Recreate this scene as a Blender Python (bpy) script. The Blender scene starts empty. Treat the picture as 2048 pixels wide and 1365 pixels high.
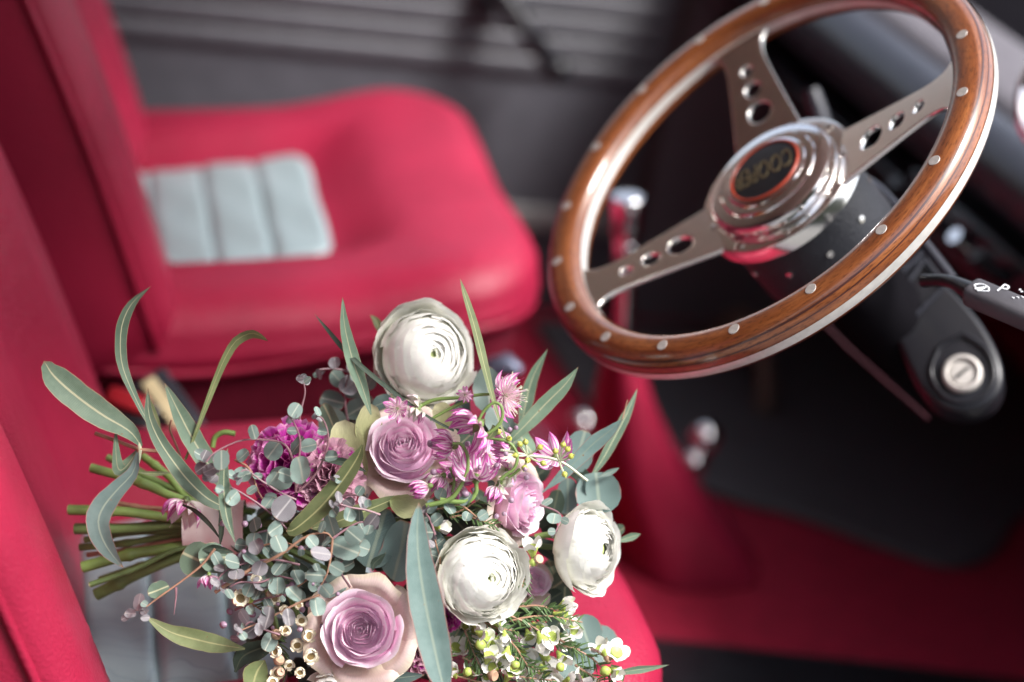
import bpy, bmesh, math, random
from math import sin, cos, pi, radians, atan2, sqrt
from mathutils import Vector as V, Matrix
S = bpy.context.scene
COL = S.collection
rnd = random.Random(7)

# ------------------------------------------------------------------ camera
CAMPOS = V((-0.341979, -1.274719, 1.098922))
RGT = V((0.935587, -0.298115, 0.189218))
DWN = V((0.029683, -0.467582, -0.883451))
FWD = V((0.351845, 0.832162, -0.428615))
F = 4200.0
cam = bpy.data.cameras.new('camera')
camo = bpy.data.objects.new('camera', cam)
COL.objects.link(camo)
cam.sensor_width = 36
cam.lens = F / 2048 * 36
cam.clip_start, cam.clip_end = 0.05, 400
cam.dof.use_dof = True
cam.dof.focus_distance = 1.365
cam.dof.aperture_fstop = 2.3
mw = Matrix((RGT, -DWN, -FWD)).transposed().to_4x4()
mw.translation = CAMPOS
camo.matrix_world = mw
S.camera = camo

# ------------------------------------------------------------------ daylight
SUN_EL, SUN_AZ = radians(58), radians(133)      # azimuth clockwise from +Y: front of the car, a little to the open door
w = bpy.data.worlds.new('World')
S.world = w
w.use_nodes = True
nt = w.node_tree
bg = nt.nodes['Background']
sky = nt.nodes.new('ShaderNodeTexSky')
sky.sky_type = 'NISHITA'
sky.sun_disc = False
sky.sun_elevation, sky.sun_rotation = SUN_EL, SUN_AZ
sky.air_density, sky.dust_density, sky.ozone_density = 1.0, 4.0, 1.0
hs = nt.nodes.new('ShaderNodeHueSaturation')
hs.inputs['Saturation'].default_value = 0.55
nt.links.new(sky.outputs[0], hs.inputs['Color'])
nt.links.new(hs.outputs[0], bg.inputs['Color'])
bg.inputs['Strength'].default_value = 0.086
sl = bpy.data.lights.new('sun', 'SUN')
sl.energy = 1.5
sl.angle = radians(20)
sl.color = (1.0, 0.98, 0.96)
so = bpy.data.objects.new('sun', sl)
COL.objects.link(so)
sd = V((sin(SUN_AZ) * cos(SUN_EL), cos(SUN_AZ) * cos(SUN_EL), sin(SUN_EL)))
so.rotation_euler = sd.to_track_quat('Z', 'Y').to_euler()
so.location = sd * 20
S.view_settings.view_transform = 'Standard'
S.view_settings.look = 'None'
S.view_settings.exposure = 2.03
S.view_settings.gamma = 1
S.cycles.use_denoising = True
S.cycles.max_bounces = 8

# ------------------------------------------------------------------ helpers
def at(px, py, d):
    """a point of the place seen at photo pixel (2048 wide) at depth d metres"""
    return CAMPOS + RGT * ((px - 1024) / F * d) + DWN * ((py - 682.5) / F * d) + FWD * d
def ray(px, py):
    return RGT * ((px - 1024) / F) + DWN * ((py - 682.5) / F) + FWD
def on_y(px, py, y):
    r = ray(px, py); return CAMPOS + r * ((y - CAMPOS.y) / r.y)
def on_x(px, py, x):
    r = ray(px, py); return CAMPOS + r * ((x - CAMPOS.x) / r.x)
def face(x, y, z):
    """direction: x to the right, y up, z towards the viewer"""
    return (RGT * x - DWN * y - FWD * z).normalized()
def clamp(x, a=0., b=1.): return max(a, min(b, x))
def sm(a, b, x):
    t = clamp((x - a) / (b - a)); return t * t * (3 - 2 * t)
def lerp(a, b, t): return a + (b - a) * t
def basis(z, up=None, roll=0.0):
    z = z.normalized()
    up = up or V((0, 0, 1))
    if abs(z.dot(up)) > .98: up = V((1, 0, 0))
    x = up.cross(z).normalized(); y = z.cross(x)
    m = Matrix((x, y, z)).transposed()
    return m @ Matrix.Rotation(roll, 3, 'Z')

WL = {}
class MB:
    def __init__(s): s.v = []; s.f = []; s.m = []; s.uv = []
    def add(s, vs, fs, mat=0, uv=None):
        o = len(s.v)
        s.v += [V(x) for x in vs]
        s.uv += list(uv) if uv else [(0., 0.)] * len(vs)
        for q in fs:
            s.f.append([o + i for i in q]); s.m.append(mat)
        return s
    def grid(s, fn, nu, nv, mat=0, cu=False, cv=False, uvf=None):
        vs, uv = [], []
        for i in range(nu):
            for j in range(nv):
                a = i / (nu if cu else nu - 1); b = j / (nv if cv else nv - 1)
                vs.append(fn(a, b)); uv.append(uvf(a, b) if uvf else (a, b))
        fs = []
        for i in range(nu if cu else nu - 1):
            for j in range(nv if cv else nv - 1):
                i2, j2 = (i + 1) % nu, (j + 1) % nv
                fs.append((i * nv + j, i2 * nv + j, i2 * nv + j2, i * nv + j2))
        return s.add(vs, fs, mat, uv)
    def tube(s, path, rad, sides=8, mat=0, caps=True, closed=False):
        path = [V(p) for p in path]; n = len(path)
        if not hasattr(rad, '__len__'): rad = [rad] * n
        t0 = (path[1] - path[0]).normalized()
        a = t0.orthogonal().normalized()
        vs, uv = [], []; L = 0
        for i, p in enumerate(path):
            if closed: t = (path[(i + 1) % n] - path[i - 1]).normalized()
            else: t = (path[min(i + 1, n - 1)] - path[max(i - 1, 0)]).normalized()
            a = (a - t * a.dot(t)).normalized(); b = t.cross(a)
            if i: L += (p - path[i - 1]).length
            for k in range(sides):
                q = 2 * pi * k / sides
                vs.append(p + (a * cos(q) + b * sin(q)) * rad[i]); uv.append((k / sides, L))
        fs = []
        for i in range(n if closed else n - 1):
            for k in range(sides):
                k2 = (k + 1) % sides; j = (i + 1) % n
                fs.append((i * sides + k, i * sides + k2, j * sides + k2, j * sides + k))
        if caps and not closed:
            fs.append(list(range(sides))[::-1]); fs.append([(n - 1) * sides + k for k in range(sides)])
        return s.add(vs, fs, mat, uv)
    def lathe(s, prof, M, seg=32, mat=0):
        """prof: (r, z) pairs turned about local z of 4x4 matrix M"""
        vs = []
        for r, z in prof:
            for k in range(seg):
                q = 2 * pi * k / seg
                vs.append(M @ V((r * cos(q), r * sin(q), z)))
        fs = []
        for i in range(len(prof) - 1):
            for k in range(seg):
                k2 = (k + 1) % seg
                fs.append((i * seg + k, i * seg + k2, (i + 1) * seg + k2, (i + 1) * seg + k))
        if prof[0][0] > 1e-5: fs.append(list(range(seg))[::-1])
        if prof[-1][0] > 1e-5: fs.append([(len(prof) - 1) * seg + k for k in range(seg)])
        return s.add(vs, fs, mat)
    def box(s, M, sx, sy, sz, mat=0, bev=0.0):
        if bev <= 0: bev = min(sx, sy, sz) * .12
        bm = bmesh.new(); bmesh.ops.create_cube(bm, size=1)
        for v in bm.verts: v.co = V((v.co.x * sx, v.co.y * sy, v.co.z * sz))
        bmesh.ops.bevel(bm, geom=bm.edges[:], offset=bev, segments=3, affect='EDGES', profile=.5)
        bm.verts.index_update()
        s.add([M @ v.co for v in bm.verts], [[v.index for v in f.verts] for f in bm.faces], mat)
        bm.free(); return s
    def prism(s, pts, nrm, depth, mat=0, bev=0.0, round_pts=0):
        """closed outline pts (3-D, coplanar) pushed back along -nrm by depth, front edge bevelled"""
        n = len(pts); c = sum((V(p) for p in pts), V()) / n
        rings = [(0, 0)]
        if bev: rings = [(bev, 0), (bev * .4, -bev * .15), (0, -bev * .7)]
        rings.append((0, -depth))
        vs = []
        for ins, dz in rings:
            for p in pts:
                p = V(p); d = (c - p); l = d.length
                vs.append(p + d * (ins / l) + nrm * dz)
        fs = []
        for i in range(len(rings) - 1):
            for k in range(n):
                k2 = (k + 1) % n
                fs.append((i * n + k, i * n + k2, (i + 1) * n + k2, (i + 1) * n + k))
        fs.append(list(range(n))[::-1]); fs.append([(len(rings) - 1) * n + k for k in range(n)])
        return s.add(vs, fs, mat)
    def mesh(s, name, mats, c, smooth=True, fix=True):
        me = bpy.data.meshes.new(name)
        me.from_pydata([v - c for v in s.v], [], s.f)
        for m in mats: me.materials.append(m)
        me.polygons.foreach_set('material_index', s.m)
        ul = me.uv_layers.new(name='UVMap')
        ul.data.foreach_set('uv', [x for l in me.loops for x in s.uv[l.vertex_index]])
        if fix:
            bm = bmesh.new(); bm.from_mesh(me)
            bmesh.ops.recalc_face_normals(bm, faces=bm.faces[:]); bm.to_mesh(me); bm.free()
        me.polygons.foreach_set('use_smooth', [smooth] * len(me.polygons))
        if smooth: me.set_sharp_from_angle(angle=radians(55))
        return me
    def build(s, name, mats, parent=None, smooth=True, origin=None, fix=True):
        if not isinstance(mats, (list, tuple)): mats = [mats]
        if origin is None:
            origin = sum(s.v, V()) / len(s.v)
        me = s.mesh(name, mats, origin, smooth, fix)
        o = bpy.data.objects.new(name, me); COL.objects.link(o)
        if parent: o.parent = parent
        o.location = origin - (WL[parent] if parent else V())
        WL[o] = origin.copy()
        return o
def empty(name, loc):
    o = bpy.data.objects.new(name, None); COL.objects.link(o)
    o.empty_display_size = .05; o.location = loc; WL[o] = V(loc); return o
def tag(o, label, cat, group=None):
    o['label'] = label; o['category'] = cat
    if group: o['group'] = group
    return o
def inst(name, me, loc, rot, sc, parent):
    o = bpy.data.objects.new(name, me); COL.objects.link(o)
    o.parent = parent
    sc = sc if hasattr(sc, '__len__') else (sc, sc, sc)
    o.matrix_basis = Matrix.Translation(V(loc) - WL[parent]) @ rot.to_4x4() @ Matrix.Diagonal((*sc, 1))
    WL[o] = V(loc); return o
def spline(pts, n):
    """Catmull-Rom through pts (tuples or vectors), n samples"""
    pts = [V(p) for p in pts]
    P = [pts[0] * 2 - pts[1]] + pts + [pts[-1] * 2 - pts[-2]]
    out = []
    for i in range(n):
        u = i / (n - 1) * (len(pts) - 1); k = min(int(u), len(pts) - 2); t = u - k
        a, b, c, d = P[k:k + 4]
        out.append(.5 * (2 * b + (c - a) * t + (2 * a - 5 * b + 4 * c - d) * t * t + (3 * b - a - 3 * c + d) * t ** 3))
    return out
def struct(o): o['kind'] = 'structure'; return o

# ------------------------------------------------------------------ materials
class NT:
    def __init__(s, name):
        s.mat = bpy.data.materials.new(name); s.mat.use_nodes = True
        s.t = s.mat.node_tree; s.b = s.t.nodes['Principled BSDF']; s.out = s.t.nodes['Material Output']
    def n(s, typ, **k):
        x = s.t.nodes.new('ShaderNode' + typ)
        for a, b in k.items():
            if a.startswith('i_'):
                x.inputs[a[2:].replace('_', ' ')].default_value = b
            else: setattr(x, a, b)
        return x
    def l(s, a, b): s.t.links.new(a, b); return s
    def ramp(s, fac, stops):
        r = s.n('ValToRGB'); e = r.color_ramp.elements
        while len(e) < len(stops): e.new(.5)
        for x, (p, c) in zip(e, stops):
            x.position = p; x.color = (*c, 1) if len(c) == 3 else c
        s.l(fac, r.inputs[0]); return r.outputs[0]
    def coord(s, out='Object', scale=(1, 1, 1)):
        c = s.n('TexCoord'); m = s.n('Mapping'); m.inputs['Scale'].default_value = scale
        s.l(c.outputs[out], m.inputs[0]); return m.outputs[0]
    def noise(s, vec, sc, det=4, rough=.5):
        x = s.n('TexNoise'); x.inputs['Scale'].default_value = sc; x.inputs['Detail'].default_value = det
        x.inputs['Roughness'].default_value = rough
        s.l(vec, x.inputs['Vector']); return x.outputs['Fac']
    def bump(s, h, strength=.2, dist=.002):
        x = s.n('Bump'); x.inputs['Strength'].default_value = strength; x.inputs['Distance'].default_value = dist
        s.l(h, x.inputs['Height']); s.l(x.outputs[0], s.b.inputs['Normal']); return x
    def translucent(s, col_out, amt):
        tr = s.n('BsdfTranslucent'); mx = s.n('MixShader'); mx.inputs[0].default_value = amt
        s.l(col_out, tr.inputs[0]); s.l(s.b.outputs[0], mx.inputs[1]); s.l(tr.outputs[0], mx.inputs[2])
        s.l(mx.outputs[0], s.out.inputs[0])
    def set(s, **k):
        for a, b in k.items(): s.b.inputs[a.replace('_', ' ')].default_value = b
        return s
def plain(name, col, rough=.5, metal=0., spec=.5, coat=0., var=.12, vs=40, bump=0., bs=300):
    t = NT(name); v = t.coord()
    f = t.noise(v, vs, 3)
    d = tuple(c * (1 - var) for c in col); u = tuple(min(1, c * (1 + var)) for c in col)
    t.l(t.ramp(f, [(.3, d), (.7, u)]), t.b.inputs['Base Color'])
    t.set(Roughness=rough, Metallic=metal, Coat_Weight=coat)
    t.b.inputs['Specular IOR Level'].default_value = spec
    if bump: t.bump(t.noise(v, bs, 4), bump, .001)
    return t.mat
def leather(name, col, rough=.39, sc=420):
    t = NT(name); v = t.coord()
    vo = t.n('TexVoronoi'); vo.inputs['Scale'].default_value = sc; t.l(v, vo.inputs['Vector'])
    f = t.noise(v, 9, 3)
    d = tuple(c * .86 for c in col); u = tuple(c * 1.12 for c in col)
    t.l(t.ramp(f, [(.3, d), (.7, u)]), t.b.inputs['Base Color'])
    t.set(Roughness=rough)
    m = t.n('MapRange'); m.inputs[3].default_value = rough - .06; m.inputs[4].default_value = rough + .08
    t.l(t.noise(v, 30, 4), m.inputs[0]); t.l(m.outputs[0], t.b.inputs['Roughness'])
    add = t.n('Math', operation='ADD'); t.l(vo.outputs['Distance'], add.inputs[0])
    mul = t.n('Math', operation='MULTIPLY'); mul.inputs[1].default_value = 1.5
    t.l(t.noise(v, 60, 5), mul.inputs[0]); t.l(mul.outputs[0], add.inputs[1])
    t.bump(add.outputs[0], .34, .0015)
    t.b.inputs['Specular IOR Level'].default_value = .28
    return t.mat
RED = (.280, .0120, .040)
M_red = leather('red_leather', RED)
M_base = plain('shaded_red_skirt', (.115, .0060, .018), .9, spec=.15, bump=.5, bs=700)  # seat skirt: shade below the cushions put into a darker red
M_redpipe = leather('red_piping', (.29, .012, .040), .35)
M_carpet = plain('red_carpet', (.25, .009, .030), .85, spec=.2, bump=.6, bs=900)
def m_insert():
    t = NT('grey_blue_vinyl'); v = t.coord()
    wv = t.n('TexWave', bands_direction='Y'); wv.inputs['Scale'].default_value = 20
    wv.inputs['Distortion'].default_value = 14; wv.inputs['Detail'].default_value = 1.5; wv.inputs['Detail Scale'].default_value = .9
    t.l(v, wv.inputs['Vector'])
    line = t.ramp(wv.outputs['Fac'], [(.0, (0, 0, 0)), (.14, (1, 1, 1))])
    mx = t.n('Mix', data_type='RGBA'); mx.inputs[6].default_value = (.235, .305, .325, 1); mx.inputs[7].default_value = (.265, .335, .350, 1)
    t.l(line, mx.inputs[0]); t.l(mx.outputs[2], t.b.inputs['Base Color'])
    t.set(Roughness=.36); t.bump(line, .25, .0008)
    return t.mat
M_insert = m_insert()
M_black = plain('black_plastic', (.012, .012, .015), .28, spec=.35, bump=.05, bs=500)
M_pad = plain('black_padded_vinyl', (.026, .027, .036), .28, spec=.45, bump=.12, bs=700)
M_crinkle = plain('black_crinkle_paint', (.017, .018, .023), .5, spec=.35, bump=1.0, bs=320)
M_rubber = plain('black_rubber', (.055, .052, .060), .6, bump=.3, bs=200)
M_chrome = plain('chrome', (.86, .85, .86), .07, 1.0, var=.03)
M_alu = plain('polished_aluminium', (.93, .90, .86), .17, 1.0, var=.04, bump=.03, bs=40)
M_strip = plain('aluminium_strip', (.70, .68, .64), .36, .45, var=.08, vs=200)
M_rivet = plain('aluminium_rivet', (.46, .43, .40), .6, .25, var=.12, vs=300)
M_screw = plain('screw_recess', (.20, .15, .11), .4, .8)
M_door = plain('grey_door_vinyl', (.074, .073, .086), .45, bump=.2, bs=300)
M_doortrim = plain('pale_grey_trim', (.20, .19, .19), .4)
M_brown = plain('brown_pillar_trim', (.030, .022, .022), .6)
M_shell = plain('dark_grey_lining', (.10, .092, .105), .8)
M_head = plain('beige_headlining', (.80, .73, .62), .85)
M_topshelf = plain('matt_black_vinyl', (.007, .0065, .008), .95, spec=.03, bump=.3, bs=400)
M_ground = plain('grey_paving', (.13, .13, .13), .9, vs=3)
M_blocker = plain('dark_green_blocker', (.05, .06, .035), .9, var=.5, vs=2.5)
M_topshelf.node_tree.nodes['Principled BSDF'].inputs['IOR'].default_value = 1.08
M_orange = plain('orange_ring', (.30, .032, .010), .4)
M_gold = plain('brass_letter', (.20, .155, .085), .35, .7)
M_white = plain('white_print', (.70, .72, .75), .5)
M_redplast = plain('red_button_plastic', (.32, .012, .02), .3)
M_labelm = plain('cream_label', (.62, .52, .30), .6)
M_ribbon = plain('blush_satin_ribbon', (.78, .69, .66), .42, var=.06)
def m_wood():
    t = NT('varnished_wood'); v = t.coord('UV', (1, 1, 1))
    mp = t.n('Mapping'); mp.inputs['Scale'].default_value = (4, 42, 1); t.l(v, mp.inputs[0])
    g = t.noise(mp.outputs[0], 5, 6, .6)
    mp2 = t.n('Mapping'); mp2.inputs['Scale'].default_value = (26, 130, 1); mp2.inputs['Rotation'].default_value = (0, 0, .12); t.l(v, mp2.inputs[0])
    pores = t.noise(mp2.outputs[0], 6, 3, .7)
    c1 = t.ramp(g, [(.25, (.115, .030, .010)), (.5, (.220, .066, .019)), (.78, (.34, .120, .036))])
    pm = t.ramp(pores, [(.36, (.35, .3, .3)), (.5, (1, 1, 1))])
    mx = t.n('Mix', data_type='RGBA', blend_type='MULTIPLY'); mx.inputs[0].default_value = .8
    t.l(c1, mx.inputs[6]); t.l(pm, mx.inputs[7]); t.l(mx.outputs[2], t.b.inputs['Base Color'])
    t.set(Roughness=.34, Coat_Weight=1.0, Coat_Roughness=.06)
    t.bump(pores, .12, .0006)
    return t.mat
M_wood = m_wood()
M_wooddark = plain('dark_wood_line', (.060, .018, .014), .3, coat=.8)

def petal_mat(name, stops, tr=.3, rough=.55, vein=.12, sc=(24, 2, 1)):
    """colour runs from the petal's base (v=0) to its rim (v=1), with fine veins along it"""
    t = NT(name); c = t.n('TexCoord'); sp = t.n('SeparateXYZ'); t.l(c.outputs['UV'], sp.inputs[0])
    nz = t.noise(c.outputs['UV'], 3, 3)
    ad = t.n('Math', operation='MULTIPLY_ADD'); ad.inputs[1].default_value = .3; t.l(nz, ad.inputs[0])
    sb = t.n('Math', operation='SUBTRACT'); sb.inputs[1].default_value = .15; t.l(sp.outputs[1], sb.inputs[0]); t.l(sb.outputs[0], ad.inputs[2])
    col = t.ramp(ad.outputs[0], stops)
    mp = t.n('Mapping'); mp.inputs['Scale'].default_value = sc; t.l(c.outputs['UV'], mp.inputs[0])
    vn = t.noise(mp.outputs[0], 3, 3)
    vr = t.ramp(vn, [(.35, (1 - vein,) * 3), (.65, (1, 1, 1))])
    mx = t.n('Mix', data_type='RGBA', blend_type='MULTIPLY'); mx.inputs[0].default_value = 1
    t.l(col, mx.inputs[6]); t.l(vr, mx.inputs[7]); t.l(mx.outputs[2], t.b.inputs['Base Color'])
    t.set(Roughness=rough); t.b.inputs['Specular IOR Level'].default_value = .25
    t.bump(vn, .12, .0008)
    t.translucent(mx.outputs[2], tr)
    return t.mat
M_rose = petal_mat('lilac_rose_petal', [(0, (.80, .58, .62)), (.5, (.92, .60, .77)), (.86, (.94, .70, .83)), (1, (.96, .84, .90))], tr=.2, vein=.07)
M_roseheart = petal_mat('deep_lilac_rose_petal', [(0, (.82, .34, .60)), (.6, (.91, .52, .75)), (.9, (.93, .66, .81)), (1, (.96, .82, .89))], tr=.2, vein=.07)
M_guard = petal_mat('cream_pink_rose_petal', [(0, (.66, .65, .46)), (.5, (.78, .66, .54)), (.85, (.82, .64, .60)), (1, (.80, .70, .54))])
M_pale = petal_mat('pale_green_petal', [(0, (.42, .47, .20)), (.6, (.55, .56, .30)), (1, (.68, .66, .42))], vein=.25)
M_ranw = petal_mat('white_ranunculus_petal', [(0, (.66, .69, .45)), (.55, (.83, .83, .73)), (1, (.91, .90, .86))], tr=.22, vein=.04)
M_rang = petal_mat('greenish_ranunculus_petal', [(0, (.50, .60, .22)), (.6, (.72, .77, .45)), (1, (.86, .87, .70))], tr=.22, vein=.05)
M_carn = petal_mat('magenta_carnation_petal', [(0, (.44, .014, .30)), (.55, (.68, .030, .48)), (.92, (.76, .09, .56)), (1, (.87, .46, .70))], tr=.45, vein=.3)
M_carn2 = petal_mat('dusky_carnation_petal', [(0, (.42, .12, .28)), (.6, (.60, .27, .42)), (1, (.74, .45, .54))], vein=.3)
def m_bract():
    t = NT('striped_bract'); c = t.n('TexCoord'); sp = t.n('SeparateXYZ'); t.l(c.outputs['UV'], sp.inputs[0])
    mp = t.n('Mapping'); mp.inputs['Scale'].default_value = (5.5, .8, 1); t.l(c.outputs['UV'], mp.inputs[0])
    nz = t.noise(mp.outputs[0], 1.3, 2)
    st = t.ramp(nz, [(.40, (.80, .74, .73)), (.47, (.74, .56, .64)), (.53, (.62, .12, .44)), (.68, (.42, .05, .28))])
    yy = t.ramp(sp.outputs[1], [(0, (.62, .68, .45)), (.25, (1, 1, 1)), (.8, (1, .85, .95)), (1, (.55, .35, .42))])
    mx = t.n('Mix', data_type='RGBA', blend_type='MULTIPLY'); mx.inputs[0].default_value = 1
    t.l(st, mx.inputs[6]); t.l(yy, mx.inputs[7]); t.l(mx.outputs[2], t.b.inputs['Base Color'])
    t.set(Roughness=.5); t.translucent(mx.outputs[2], .25); return t.mat
M_bract = m_bract()
M_bractw = petal_mat('white_bract', [(0, (.55, .62, .32)), (.5, (.80, .78, .70)), (1, (.70, .45, .58))], vein=.15)
M_purpbud = plain('purple_bud_skin', (.30, .20, .27), .35, var=.35, vs=150)
M_pin = plain('pale_green_pin', (.50, .52, .36), .5)
M_pinp = plain('pink_pin', (.72, .52, .56), .5)
def leaf_mat(name, a, b, rib, edge=None, tr=.18, rough=.5):
    """two-tone leaf with a pale midrib at u=.5, side veins, specks and a tinted margin"""
    t = NT(name); c = t.n('TexCoord'); sp = t.n('SeparateXYZ'); t.l(c.outputs['UV'], sp.inputs[0])
    oi = t.n('ObjectInfo'); ob = t.coord('Object')
    nz = t.noise(ob, 60, 5, .65)
    col = t.ramp(nz, [(.3, a), (.7, b)])
    hv = t.n('HueSaturation'); mr = t.n('MapRange'); mr.inputs[3].default_value = .72; mr.inputs[4].default_value = 1.22
    t.l(oi.outputs['Random'], mr.inputs[0]); t.l(mr.outputs[0], hv.inputs['Value']); t.l(col, hv.inputs['Color'])
    d = t.n('Math', operation='SUBTRACT'); d.inputs[1].default_value = .5; t.l(sp.outputs[0], d.inputs[0])
    ab = t.n('Math', operation='ABSOLUTE'); t.l(d.outputs[0], ab.inputs[0])
    ribf = t.ramp(ab.outputs[0], [(.018, (1, 1, 1)), (.05, (0, 0, 0))])
    m1 = t.n('Mix', data_type='RGBA'); t.l(ribf, m1.inputs[0]); t.l(hv.outputs[0], m1.inputs[6]); m1.inputs[7].default_value = (*rib, 1)
    edf = t.ramp(ab.outputs[0], [(.455, (0, 0, 0)), (.497, (1, 1, 1))])
    m2 = t.n('Mix', data_type='RGBA'); t.l(edf, m2.inputs[0]); t.l(m1.outputs[2], m2.inputs[6]); m2.inputs[7].default_value = (*(edge or rib), 1)
    # side veins slanting off the midrib
    vv = t.n('Math', operation='SUBTRACT'); t.l(sp.outputs[1], vv.inputs[0]); t.l(ab.outputs[0], vv.inputs[1])
    vm = t.n('Math', operation='MULTIPLY'); vm.inputs[1].default_value = 130; t.l(vv.outputs[0], vm.inputs[0])
    vs = t.n('Math', operation='SINE'); t.l(vm.outputs[0], vs.inputs[0])
    sm_ = t.n('Math', operation='MULTIPLY'); sm_.inputs[1].default_value = .35; t.l(vs.outputs[0], sm_.inputs[0])
    add = t.n('Math', operation='ADD'); t.l(sm_.outputs[0], add.inputs[0]); t.l(nz, add.inputs[1])
    # brown specks
    spk = t.noise(ob, 210, 2); sf = t.ramp(spk, [(.735, (0, 0, 0)), (.77, (1, 1, 1))])
    m3 = t.n('Mix', data_type='RGBA'); t.l(sf, m3.inputs[0]); t.l(m2.outputs[2], m3.inputs[6]); m3.inputs[7].default_value = (.24, .13, .06, 1)
    tipf = t.ramp(sp.outputs[1], [(.955, (0, 0, 0)), (.995, (1, 1, 1))])
    m4 = t.n('Mix', data_type='RGBA'); t.l(tipf, m4.inputs[0]); t.l(m3.outputs[2], m4.inputs[6]); m4.inputs[7].default_value = (.30, .17, .10, 1)
    m3 = m4
    t.l(m3.outputs[2], t.b.inputs['Base Color']); t.set(Roughness=rough)
    t.b.inputs['Specular IOR Level'].default_value = .4
    t.bump(add.outputs[0], .25, .0006)
    t.translucent(m3.outputs[2], tr); return t.mat
M_euc = leaf_mat('grey_green_eucalyptus', (.115, .185, .125), (.19, .275, .19), (.46, .47, .30), (.36, .28, .18))
M_olive = leaf_mat('olive_eucalyptus', (.115, .150, .060), (.20, .235, .105), (.40, .40, .19), (.25, .22, .10))
M_blue = leaf_mat('blue_green_eucalyptus', (.115, .185, .170), (.175, .255, .235), (.24, .30, .24), (.34, .15, .13))
M_baby = leaf_mat('silver_round_eucalyptus', (.155, .225, .195), (.25, .33, .295), (.40, .44, .36), (.26, .19, .19), rough=.45)
M_purp = leaf_mat('purple_tinged_eucalyptus', (.15, .14, .155), (.30, .285, .30), (.38, .36, .36), (.20, .10, .14), rough=.3)
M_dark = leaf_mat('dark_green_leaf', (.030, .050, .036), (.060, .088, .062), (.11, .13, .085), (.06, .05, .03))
M_stem = plain('green_stem', (.15, .225, .06), .45, var=.3, vs=60)
M_stemd = plain('dark_green_stem', (.105, .16, .05), .5, var=.3, vs=60)
M_stemcut = plain('cut_stem_end', (.45, .46, .25), .7)
M_twig = plain('pink_brown_twig', (.36, .20, .13), .5, var=.25, vs=90)
M_twigp = plain('purple_twig', (.25, .13, .15), .5, var=.25, vs=90)
M_needle = plain('needle_green', (.080, .140, .045), .5, var=.3, vs=80)
M_cup = plain('green_flower_cup', (.34, .42, .09), .45, var=.25, vs=150)
M_waxp = plain('white_wax_petal', (.80, .78, .73), .45, var=.05)
M_cream = plain('cream_petal', (.72, .65, .50), .5, var=.12, vs=120)
M_cuphole = plain('brown_cup_centre', (.24, .16, .06), .6)
M_budb = plain('brown_bud', (.42, .26, .17), .5, var=.2, vs=150)
M_berry = plain('yellow_green_berry', (.42, .44, .08), .4, var=.15, vs=150)

# ------------------------------------------------------------------ setting: ground and the car's shell
def sheet(name, x0, x1, y0, y1, z, mat, thick=.0):
    mb = MB()
    if thick: mb.box(Matrix.Translation(((x0 + x1) / 2, (y0 + y1) / 2, z - thick / 2)), x1 - x0, y1 - y0, thick, bev=.004)
    else: mb.add([(x0, y0, z), (x1, y0, z), (x1, y1, z), (x0, y1, z)], [(0, 1, 2, 3)])
    return struct(mb.build(name, mat, smooth=False))
sheet('ground', -150, 150, -150, 150, -.32, M_ground)
sheet('floor', -1.0, 1.25, -.42, .99, 0.0, M_carpet, .05)
def slab(name, M, sx, sy, sz, mat, bev=.006):
    return struct(MB().box(M, sx, sy, sz, bev=bev).build(name, mat))
T = Matrix.Translation
slab('bulkhead_wall', T((1.28, .27, .25)), .05, 1.46, .58, M_carpet)
slab('rear_wall', T((-1.05, .27, .63)), .06, 1.46, 1.32, M_shell)
slab('side_wall', T((-.645, -.48, .58)), .77, .05, 1.42, M_head, .015)
slab('open_door', T((1.18, -1.02, .26)) @ Matrix.Rotation(radians(-78), 4, 'Z'), 1.0, .06, .66, M_shell, .02)
slab('roof', T((-.255, .28, 1.30)), 1.61, 1.44, .04, M_head, .015)
slab('quarter_wall', T((-.47, 1.0, .92)), 1.18, .04, .76, M_head, .015)
slab('sky_blocker', T((1.0, -5.2, 1.3)), 16, .4, 3.4, M_blocker, .05)  # unseen slab added outside the door side to block low sky light
slab('sill_wall', T((.12, -.50, -.06)), 2.3, .14, .26, M_shell)

# ------------------------------------------------------------------ passenger door beyond the seats
door = tag(empty('car_door', (.25, 1.0, .1)), 'dark grey ribbed passenger door with a black window winder', 'car door')
DR = Matrix.Translation((.735, .925, 0)) @ Matrix.Rotation(radians(-2.2), 4, 'Z')     # hinge end at the front
def dpt(x, y, z): return DR @ V((x, y, z))
mb = MB(); mb.box(DR @ T((-.80, .045, .13)), 1.62, .04, .80, bev=.012)
mb.build('door_card', M_door, door)
z = .318
for k in range(8):
    mb = MB(); zc = z + k * .0272
    def fn(a, b, zc=zc):
        q = (b - .5) * pi
        return dpt(-1.55 + a * 1.535, .025 - .006 * cos(q), zc + .0133 * sin(q))
    mb.grid(fn, 14, 9); mb.build('pleat', M_door, door, fix=False)
MB().box(DR @ T((-.80, .020, .125)), 1.60, .012, .03, bev=.004).build('lower_trim', M_doortrim, door)
MB().box(DR @ T((-.004, .02, .15)), .026, .03, .82, bev=.008).build('edge_trim', M_brown, door)
c1, c2 = on_y(1000, -10, .93), on_y(1098, 122, .905)
mb = MB(); mb.tube([c1 + V((0, .06, 0)), c1 + V((0, .0, 0))], .022, 14); mb.tube(spline([c1, c1 * .5 + c2 * .5 + V((0, -.012, 0)), c2], 8), [.017, .015, .013, .012, .012, .012, .013, .014], 10)
wd = mb.build('window_winder', M_black, door)
mb = MB(); mb.lathe([(0, .045), (.012, .043), (.017, .035), (.015, .02), (.012, .004), (.012, 0)], Matrix.LocRotScale(c2, V((0, -1, 0)).to_track_quat('Z', 'Y'), None), 16); mb.build('knob', M_black, wd)

# dark kick panel ahead of the door
struct(MB().box(T((1.00, .955, .22)), .56, .05, .92, bev=.01).build('kick_panel_wall', M_shell))

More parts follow.
